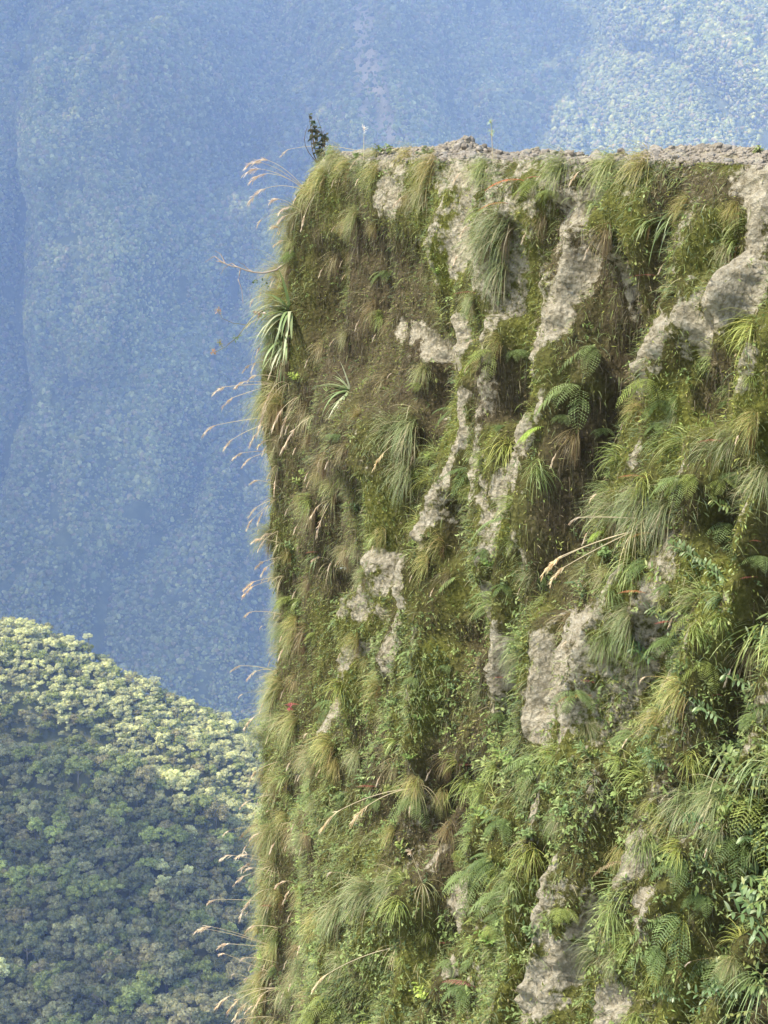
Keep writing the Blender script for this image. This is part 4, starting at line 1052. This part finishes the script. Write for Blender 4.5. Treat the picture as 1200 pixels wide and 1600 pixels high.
FQ = np.stack([ix[:-1, :-1], ix[1:, :-1], ix[1:, 1:], ix[:-1, 1:]], -1).reshape(-1, 4)
qx, qy = proj(FVt)
SCAR = [[(560,15,14),(572,80,24),(588,130,15),(600,220,8)], [(560,60,10),(565,170,10)], [(600,150,8),(615,215,10)]]
scar = smask(qx+8*fbm(FVt/26., 3, 5), qy+14*fbm(FVt/26., 3, 6), SCAR, .8)*(.7+.3*smooth(-.5, .3, fbm(FVt/18., 3, 8)))
mg, ntg, outg = None, None, None
M_farg = terrain_mat('far_slope', [(.3, (.03, .04, .02)), (.5, (.06, .075, .035)), (.7, (.11, .125, .065))], .06, pale=(.34, .285, .225))  # ground tinted dark so gaps between crowns read as shadow
tag(obj('mountain', mesh_np('mountain', FVt, FQ, M_farg, smooth_sh=True, attrs={'scar': scar[:, None]*np.ones((1, 3))})), kind='structure')
# waterfall ribbon on the mountain
wp = []
for (x, y) in [(727,62),(731,78),(736,96),(739,110),(742,124),(744,135)]:
    j = np.argmin((qx-x)**2+(qy-y)**2 + (FVt[:, 1] < 1200)*1e6); wp.append(FVt[j] + np.array((0, -9, 5)))
wp = np.array(wp); wV, wF, wC = tube(wp, 2.6, 3.6, (.8, .85, .9), 6)
tag(obj('waterfall', mesh_np('waterfall', wV, wF, M_bark, wC)), 'thin white waterfall thread down the hazy far mountain above the cliff rim', 'waterfall')
# crowns
def blob(seed, sub=3, flat=.75):
    V, Fc = ico(sub); n = norm(V)
    d = 1 + .30*np.abs(fbm(n*1.7+seed*7, 2, seed)) + .22*np.abs(vnoise(n*4.5+seed*3, seed+9)) - .25
    return n*d[:, None]*np.array((1, 1, flat)), Fc
def gn_instances(name, pts, rot, scl, hue, meshes, label, cat):
    me = bpy.data.meshes.new(name); me.vertices.add(len(pts)); me.vertices.foreach_set('co', np.asarray(pts, dtype=np.float32).ravel())
    for nm, ty, arr in (('rotz', 'FLOAT', rot), ('siz', 'FLOAT_VECTOR', scl), ('pick', 'INT', rng.integers(0, len(meshes), len(pts)))):
        a = me.attributes.new(nm, ty, 'POINT'); a.data.foreach_set('vector' if ty == 'FLOAT_VECTOR' else 'value', np.asarray(arr, dtype=np.int32 if ty == 'INT' else np.float32).ravel())
    a = me.attributes.new('hue', 'FLOAT_COLOR', 'POINT'); c = np.ones((len(pts), 4), np.float32); c[:, :3] = hue; a.data.foreach_set('color', c.ravel())
    o = obj(name, me); tag(o, label, cat, kind='stuff')
    col = bpy.data.collections.new(name+'_kinds')
    for k, mm in enumerate(meshes):
        q = bpy.data.objects.new('crown_kind', mm); col.objects.link(q)
    ng = bpy.data.node_groups.new(name, 'GeometryNodeTree')
    ng.interface.new_socket('Geometry', in_out='INPUT', socket_type='NodeSocketGeometry'); ng.interface.new_socket('Geometry', in_out='OUTPUT', socket_type='NodeSocketGeometry')
    N = ng.nodes; Lk = ng.links
    gi = N.new('NodeGroupInput'); go = N.new('NodeGroupOutput'); ip = N.new('GeometryNodeInstanceOnPoints'); ci = N.new('GeometryNodeCollectionInfo')
    ci.inputs['Collection'].default_value = col; ci.inputs['Separate Children'].default_value = True; ci.inputs['Reset Children'].default_value = True
    ip.inputs['Pick Instance'].default_value = True
    def att(nm, ty):
        a = N.new('GeometryNodeInputNamedAttribute'); a.data_type = ty; a.inputs[0].default_value = nm; return a.outputs[0]
    cx = N.new('ShaderNodeCombineXYZ'); Lk.new(att('rotz', 'FLOAT'), cx.inputs[2])
    Lk.new(gi.outputs[0], ip.inputs['Points']); Lk.new(ci.outputs[0], ip.inputs['Instance']); Lk.new(att('pick', 'INT'), ip.inputs['Instance Index'])
    Lk.new(cx.outputs[0], ip.inputs['Rotation']); Lk.new(att('siz', 'FLOAT_VECTOR'), ip.inputs['Scale']); Lk.new(ip.outputs[0], go.inputs[0])
    md = o.modifiers.new('trees', 'NODES'); md.node_group = ng
    return o
bl = []
for k in range(5):
    rb = np.random.default_rng(900+k); pp = []
    for q in range(7):
        V, Fc = blob(k*7+q+1, 2); rr = 1.0 if q == 0 else rb.uniform(.35, .62)
        c = np.zeros(3) if q == 0 else np.array((rb.uniform(-.8, .8), rb.uniform(-.8, .8), rb.uniform(-.35, .5)))
        pp.append((V*rr*(1, 1, 1.15) + c, Fc, np.full((len(V), 3), rb.uniform(.65, 1.35))))
    bl.append(mesh_np('far_crown', *(lambda v, f_, c_: (v, f_, M_far, c_))(*cat_parts(pp))))
nf = 1150000
X = rng.uniform(-900, 900, nf); t = rng.uniform(0.10, .80, nf); P = far_z(X, t); ax, ay = proj(P)
w = (ax > -220) & (ax < 1420) & (ay > -220) & (ay < 1300) & ~((ax > 640) & (ay > 420))
sc1 = smask(ax+8*fbm(P/26., 3, 5), ay+14*fbm(P/26., 3, 6), SCAR, .9); w &= rng.random(nf) > sc1*.9
gap = fbm(P/38., 2, 301); w &= (gap > -.9)
P, X, t, ax, ay = P[w], X[w], t[w], ax[w], ay[w]
keep = rng.random(len(P)) < .85; P = P[keep]
print('far trees', len(P))
siz = 5.6*rng.choice([.5, .75, 1.0, 1.35, 1.7], len(P), p=[.27, .33, .26, .12, .02])*rng.uniform(.8, 1.2, len(P))*(1+.25*fbm(P/60., 2, 303)); 
siz *= .62*np.clip(np.linalg.norm(P, axis=1)/2700, .55, 1.1); scl = np.stack([siz, siz, siz*rng.uniform(.8, 1.6, len(P))], 1)
fold_tone = (1+.28*np.clip(fbm(P/260., 3, 305), -1, 1))[:, None]*np.array((1., 1., 1.)) + .12*vnoise(P/90., 309)[:, None]*np.array((1.2, 1, .4))  # vegetation patches toned in crown colour, standing in for shading on folds
hue = fold_tone*mixcol(len(P), [(.10, .13, .055), (.14, .17, .07), (.18, .195, .09), (.17, .15, .10), (.22, .24, .12)], [4, 4, 2.5, 2, 1.2], .3)
gn_instances('far_forest', P + np.stack([0*siz, -siz*.2, siz*.45], 1), rng.uniform(0, 6.28, len(P)), scl, hue, bl, 'dense hazy blue cloud forest covering the far mountain', 'forest')
print('far', round(time.time()-T0, 1))

# ------------------------------------------------------------------ near ridge: crest line in the photograph's lower left, falling away behind it
cr_px = np.array([-700, -300, 0, 60, 140, 240, 350, 430, 700, 1100, 1500]); cr_py = np.array([850, 900, 985, 1000, 1030, 1085, 1130, 1165, 1290, 1420, 1560])
def ridge(px, v):
    """px across, v: 0 at the crest, 1 at the bottom of the frame, negative beyond the crest"""
    crest = np.interp(px, cr_px, cr_py)
    D = np.interp(v, [-1, 0, .12, .28, .45, .6, 1, 1.6], [570, 465, 442, 420, 386, 367, 315, 250])
    py = crest + (1650-crest)*np.clip(v, 0, 2)
    d = FW[None]+np.outer((px-600)/F, [1, 0, 0]) + np.outer((800-py)/F, UP)
    P = d*D[:, None]
    P[:, 2] -= np.clip(-v, 0, 2)*150
    P[:, 2] -= 11*np.exp(-((v-.225)/.04)**2)
    P[:, 2] += 8*np.exp(-((v-.33)/.06)**2)
    q = P/55.
    P[:, 2] += 6*fbm(np.stack([q[:, 0], q[:, 1], q[:, 0]*0], 1), 3, 401)*smooth(0.0, .2, np.abs(v)) + 2.5*np.exp(-((px-60)/70.)**2)*np.exp(-(v/.1)**2)
    return P
Px = np.arange(-700, 1501, 22.); vv = np.linspace(-1, 1.6, 80); A, B = np.meshgrid(Px, vv, indexing='ij'); RV = ridge(A.ravel(), B.ravel())
ix = np.arange(len(RV)).reshape(A.shape); RQ = np.stack([ix[:-1, :-1], ix[1:, :-1], ix[1:, 1:], ix[:-1, 1:]], -1).reshape(-1, 4)
M_rg = terrain_mat('ridge_ground', [(.3, (.09, .10, .05)), (.7, (.22, .23, .12))], .1)
tag(obj('hill', mesh_np('hill', RV, RQ, M_rg, smooth_sh=True)), kind='structure')

def crown_mesh(seed, mat, n_l=26, per=85, leaf=.068):
    """unit crown of many leaf clumps over a handful of uneven lobes"""
    r = np.random.default_rng(seed); parts = []
    for k in range(n_l):
        a = r.uniform(0, 6.28); rr = math.sqrt(r.uniform(0, 1))*.72
        c = np.array((rr*math.cos(a), rr*math.sin(a), .40*(1-rr**2) + r.uniform(-.55, .18))); rad = r.uniform(.15, .32)
        n = norm(r.normal(0, 1, (per, 3))); n[:, 2] = np.where(n[:, 2] < -.35, -n[:, 2], n[:, 2])
        P = c + n*rad*np.array((1, 1, .72))*r.uniform(.72, 1.08, (per, 1))
        nn = norm(n + r.normal(0, .45, (per, 3))); t1 = norm(np.cross(nn, r.normal(0, 1, (per, 3)))); t2 = np.cross(nn, t1)
        s = leaf*r.uniform(.55, 1.25, (per, 1))
        V = np.stack([P - t1*s, P - t2*s*.7+nn*s*.25, P + t1*s, P + t2*s*.7-nn*s*.15], 1).reshape(-1, 3)
        Q = np.arange(per*4).reshape(per, 4)
        b = r.uniform(.8, 1.2)*r.uniform(.75, 1.25, (per, 1)); Cc = np.repeat(np.ones((per, 3))*b, 4, 0)
        parts.append((V, Q, Cc))
    V, Q, Cc = cat_parts(parts)
    return mesh_np('crown', V, Q, mat, Cc)
CRm = [crown_mesh(500+k, M_canopy) for k in range(7)]
CRs = [crown_mesh(500+k, M_midst, per=60, leaf=.085) for k in range(4)]
def trunk_mesh(seed):
    r = np.random.default_rng(seed)
    parts = [tube([(0, 0, -1.3), (.03, .02, -.8), (-.02, .03, -.3), (0, 0, .1)], .055, .03, (.20, .18, .15), 6)]
    for k in range(5):
        a = r.uniform(0, 6.28); parts.append(tube([(0, 0, -.5+.1*k), (.25*math.cos(a), .25*math.sin(a), -.2+.05*k), (.6*math.cos(a), .6*math.sin(a), .08)], .025, .01, (.20, .18, .15), 5))
    return mesh_np('trunk', *(lambda v, q, c: (v, q, M_bark, c))(*cat_parts(parts)))
TRm = [trunk_mesh(k) for k in range(3)]
# poisson-like spread over the ridge
rt = np.random.default_rng(33)
cand_px = rt.uniform(-170, 620, 26000); cand_v = rt.uniform(-.12, 1.35, 26000); CP = ridge(cand_px, cand_v)
kept, size = [], []
cell = {}
for j in range(len(CP)):
    D = np.linalg.norm(CP[j]); rad = rt.choice([1.5, 2.2, 3.0, 4.0])*rt.uniform(.8, 1.25)*(1+.4*smooth(.55, 1., np.array([cand_v[j]]))[0]) if cand_v[j] > .33 else rt.choice([1.2, 1.7, 2.5])*rt.uniform(.8, 1.2)
    key = (int(CP[j, 0]//8), int(CP[j, 1]//8)); ok = True
    for a in (-1, 0, 1):
        for b in (-1, 0, 1):
            for m_ in cell.get((key[0]+a, key[1]+b), ()):
                if math.hypot(CP[j, 0]-CP[m_[0], 0], CP[j, 1]-CP[m_[0], 1]) < (rad+m_[1])*.42: ok = False; break
            if not ok: break
        if not ok: break
    if ok: cell.setdefault(key, []).append((j, rad)); kept.append(j); size.append(rad)
kept = np.array(kept); size = np.array(size); TP = CP[kept]; tv = cand_v[kept]
tx, ty = proj(TP + np.array((0, 0, 3))); crest_y = np.interp(tx, cr_px, cr_py)
app = size/np.linalg.norm(TP, axis=1)*F
seen = (tx > -15) & (tx < 440) & (ty < 1625) & (tv > -.03)
order = np.argsort(-(app*seen)); ind = set(order[:292].tolist())
print('ridge trees', len(TP), 'seen', seen.sum())
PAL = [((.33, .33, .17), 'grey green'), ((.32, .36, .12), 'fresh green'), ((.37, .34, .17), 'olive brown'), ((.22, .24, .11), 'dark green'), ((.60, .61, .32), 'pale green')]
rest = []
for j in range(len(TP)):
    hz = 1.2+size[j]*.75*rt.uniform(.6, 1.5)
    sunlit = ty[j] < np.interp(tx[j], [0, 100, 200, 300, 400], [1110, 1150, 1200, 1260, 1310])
    pi = rt.choice(5, p=[.10, .22, .05, .01, .62] if sunlit else [.42, .24, .08, .24, .02])  # sunlit band drawn mostly pale, shaded slope darker: light put into crown colours
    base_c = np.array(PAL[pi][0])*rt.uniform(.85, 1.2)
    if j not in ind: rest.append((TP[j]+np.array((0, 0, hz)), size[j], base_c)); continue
    o = bpy.data.objects.new('rainforest_tree', None); C.objects.link(o)
    o.location = TP[j]; o.scale = (size[j]*1.0,)*3; o.rotation_euler = (0, 0, rt.uniform(0, 6.28))
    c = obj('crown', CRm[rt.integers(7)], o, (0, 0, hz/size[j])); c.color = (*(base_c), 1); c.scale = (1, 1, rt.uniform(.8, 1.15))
    tr = obj('trunk', TRm[rt.integers(3)], o, (0, 0, hz/size[j]))
    if sunlit: lab = PAL[pi][1]+' sunlit tree on the upper ridge slope'; grp = PAL[pi][1]+' sunlit ridge trees'
    elif ty[j] < 1400: lab = PAL[pi][1]+' shaded tree on the middle ridge slope'; grp = PAL[pi][1]+' shaded mid slope trees'
    else: lab = PAL[pi][1]+' shaded tree at the bottom of the view'; grp = PAL[pi][1]+' shaded lower slope trees'
    w3 = 'near the photo left edge' if tx[j] < 130 else ('midway to the cliff' if tx[j] < 260 else 'close to the cliff')
    tag(o, lab+', '+w3, 'tree', grp+', '+w3)
# trees that stand up on the crest
for (x, y, rr, hh, lab) in ((140, 990, 2.1, 11, 'pale flat topped tree standing above the crest of the near ridge, left one'), (243, 1058, 2.2, 9, 'pale flat topped tree standing above the crest of the near ridge, right one'),
                            (30, 972, 2.4, 8, 'rounded pale tree forming the highest bump of the ridge crest'), (335, 1112, 2.4, 8, 'grey crowned tree on the ridge crest nearest the dark valley')):
    P = ridge(np.array([float(x)]), np.array([0.005]))[0]
    cz = float(world_at(x, y, float(P @ FW))[2])
    o = bpy.data.objects.new('emergent_tree', None); C.objects.link(o); o.location = P
    tag(o, lab, 'tree')
    zc = cz - P[2] - rr*.1
    c = obj('crown', CRm[(x//10) % 7], o, (0, 0, zc)); c.scale = (rr, rr, rr*.75); c.color = (.50, .52, .35, 1)
    tr = obj('trunk', TRm[x % 3], o, (0, 0, zc)); tr.scale = (rr, rr, max(rr, zc/1.25))
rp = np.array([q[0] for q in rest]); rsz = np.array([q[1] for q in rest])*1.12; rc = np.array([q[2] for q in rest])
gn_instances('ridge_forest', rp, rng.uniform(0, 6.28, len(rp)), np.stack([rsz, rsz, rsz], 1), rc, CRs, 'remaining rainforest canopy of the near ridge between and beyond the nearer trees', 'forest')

# valley floor far below everything, out to the horizon
vf = np.array([(-9000, -9000, -1300), (9000, -9000, -1300), (9000, 12000, -1300), (-9000, 12000, -1300)], dtype=float)
tag(obj('valley_floor', mesh_np('valley_floor', vf, np.array([[0, 1, 2, 3]]), M_rg)), kind='structure')
print('ridge', round(time.time()-T0, 1))

# ------------------------------------------------------------------ clouds high above the haze; their shadows darken the far mountain and the lower ridge
m, nt, out = new_mat('cloud_white')
bs = nt.nodes.new('ShaderNodeBsdfDiffuse'); bs.inputs[0].default_value = (.9, .9, .9, 1)
tb = nt.nodes.new('ShaderNodeBsdfTranslucent'); tb.inputs[0].default_value = (.9, .9, .9, 1)
mx = nt.nodes.new('ShaderNodeMixShader'); mx.inputs[0].default_value = .6; nt.links.new(bs.outputs[0], mx.inputs[1]); nt.links.new(tb.outputs[0], mx.inputs[2])
nt.links.new(mx.outputs[0], out.inputs[0]); M_cloud = m
M_cloud2 = m.copy(); [x for x in M_cloud2.node_tree.nodes if x.type == 'MIX_SHADER'][0].inputs[0].default_value = .3
sun = np.array(SUN)
def to_plane(P, z): return P + sun*((z-P[:, 2])/sun[2])[:, None]
def cloud(shadow_pts, inside, z, step, rad, seed, thin=0.0, transl=.6):
    M_c = M_cloud if transl > .5 else M_cloud2
    """a bank of cloud puffs standing where it shades the given ground points"""
    Q = to_plane(shadow_pts, z); r = np.random.default_rng(seed); V, Fc = ico(2); VV, FF = [], []; used = set(); k = 0
    for q in Q[inside]:
        key = (int(q[0]//step), int(q[1]//step))
        if key in used: continue
        used.add(key)
        if r.random() < thin: continue
        c = q + np.array((r.uniform(-.1, .1)*step, r.uniform(-.1, .1)*step, r.uniform(0, .5)*rad)); s = rad*r.uniform(.85, 1.1)
        VV.append(V*s*np.array((1, 1, .45)) + c); FF.append(Fc+k*len(V)); k += 1
    return tag(obj('cloud', mesh_np('cloud', np.concatenate(VV), np.concatenate(FF), M_c, smooth_sh=True)), kind='structure')
bl_x = np.interp(qy, [-400, 0, 110, 220, 400], [1030, 940, 888, 852, 790]) + 14*fbm(FVt/60., 2, 71)
insA = (qx < bl_x-8) & (FVt[:, 1] > 1000)
cloud(FVt, insA, 1900., 48., 38., 3, 0, .3)
Ax, Av = np.meshgrid(np.arange(-500, 900, 6.), np.linspace(.0, 1.5, 240), indexing='ij'); RP = ridge(Ax.ravel(), Av.ravel()) + np.array((0, 0, 4.))
rx, ry = proj(RP); bnd = np.interp(rx, [-300, 0, 100, 200, 300, 400, 900], [1060, 1125, 1155, 1195, 1262, 1315, 1700]) + 8*fbm(RP/12., 2, 81)
cloud(RP, ry > bnd+8, 1190., 6., 4.2, 4, .10, .6)

# ------------------------------------------------------------------ haze: the valley air
hz = np.array([(x, y, z) for x in (-2300, 2300) for y in (-60, 4100) for z in (-1301, 1150)], dtype=float)
m, nt, out = new_mat('valley_haze')
pv = nt.nodes.new('ShaderNodeVolumePrincipled'); pv.inputs['Color'].default_value = (.325, .485, 1.0, 1); pv.inputs['Absorption Color'].default_value = (1, 1, 1, 1); pv.inputs['Density'].default_value = .00026; pv.inputs['Anisotropy'].default_value = 0
nt.links.new(pv.outputs[0], out.inputs['Volume'])
HQ = np.array([[0, 1, 3, 2], [4, 6, 7, 5], [0, 4, 5, 1], [2, 3, 7, 6], [0, 2, 6, 4], [1, 5, 7, 3]])
tag(obj('haze', mesh_np('haze', hz, HQ, m)), 'bluish valley haze between the cliff and the far mountain', 'haze', kind='stuff')
print('done', round(time.time()-T0, 1))
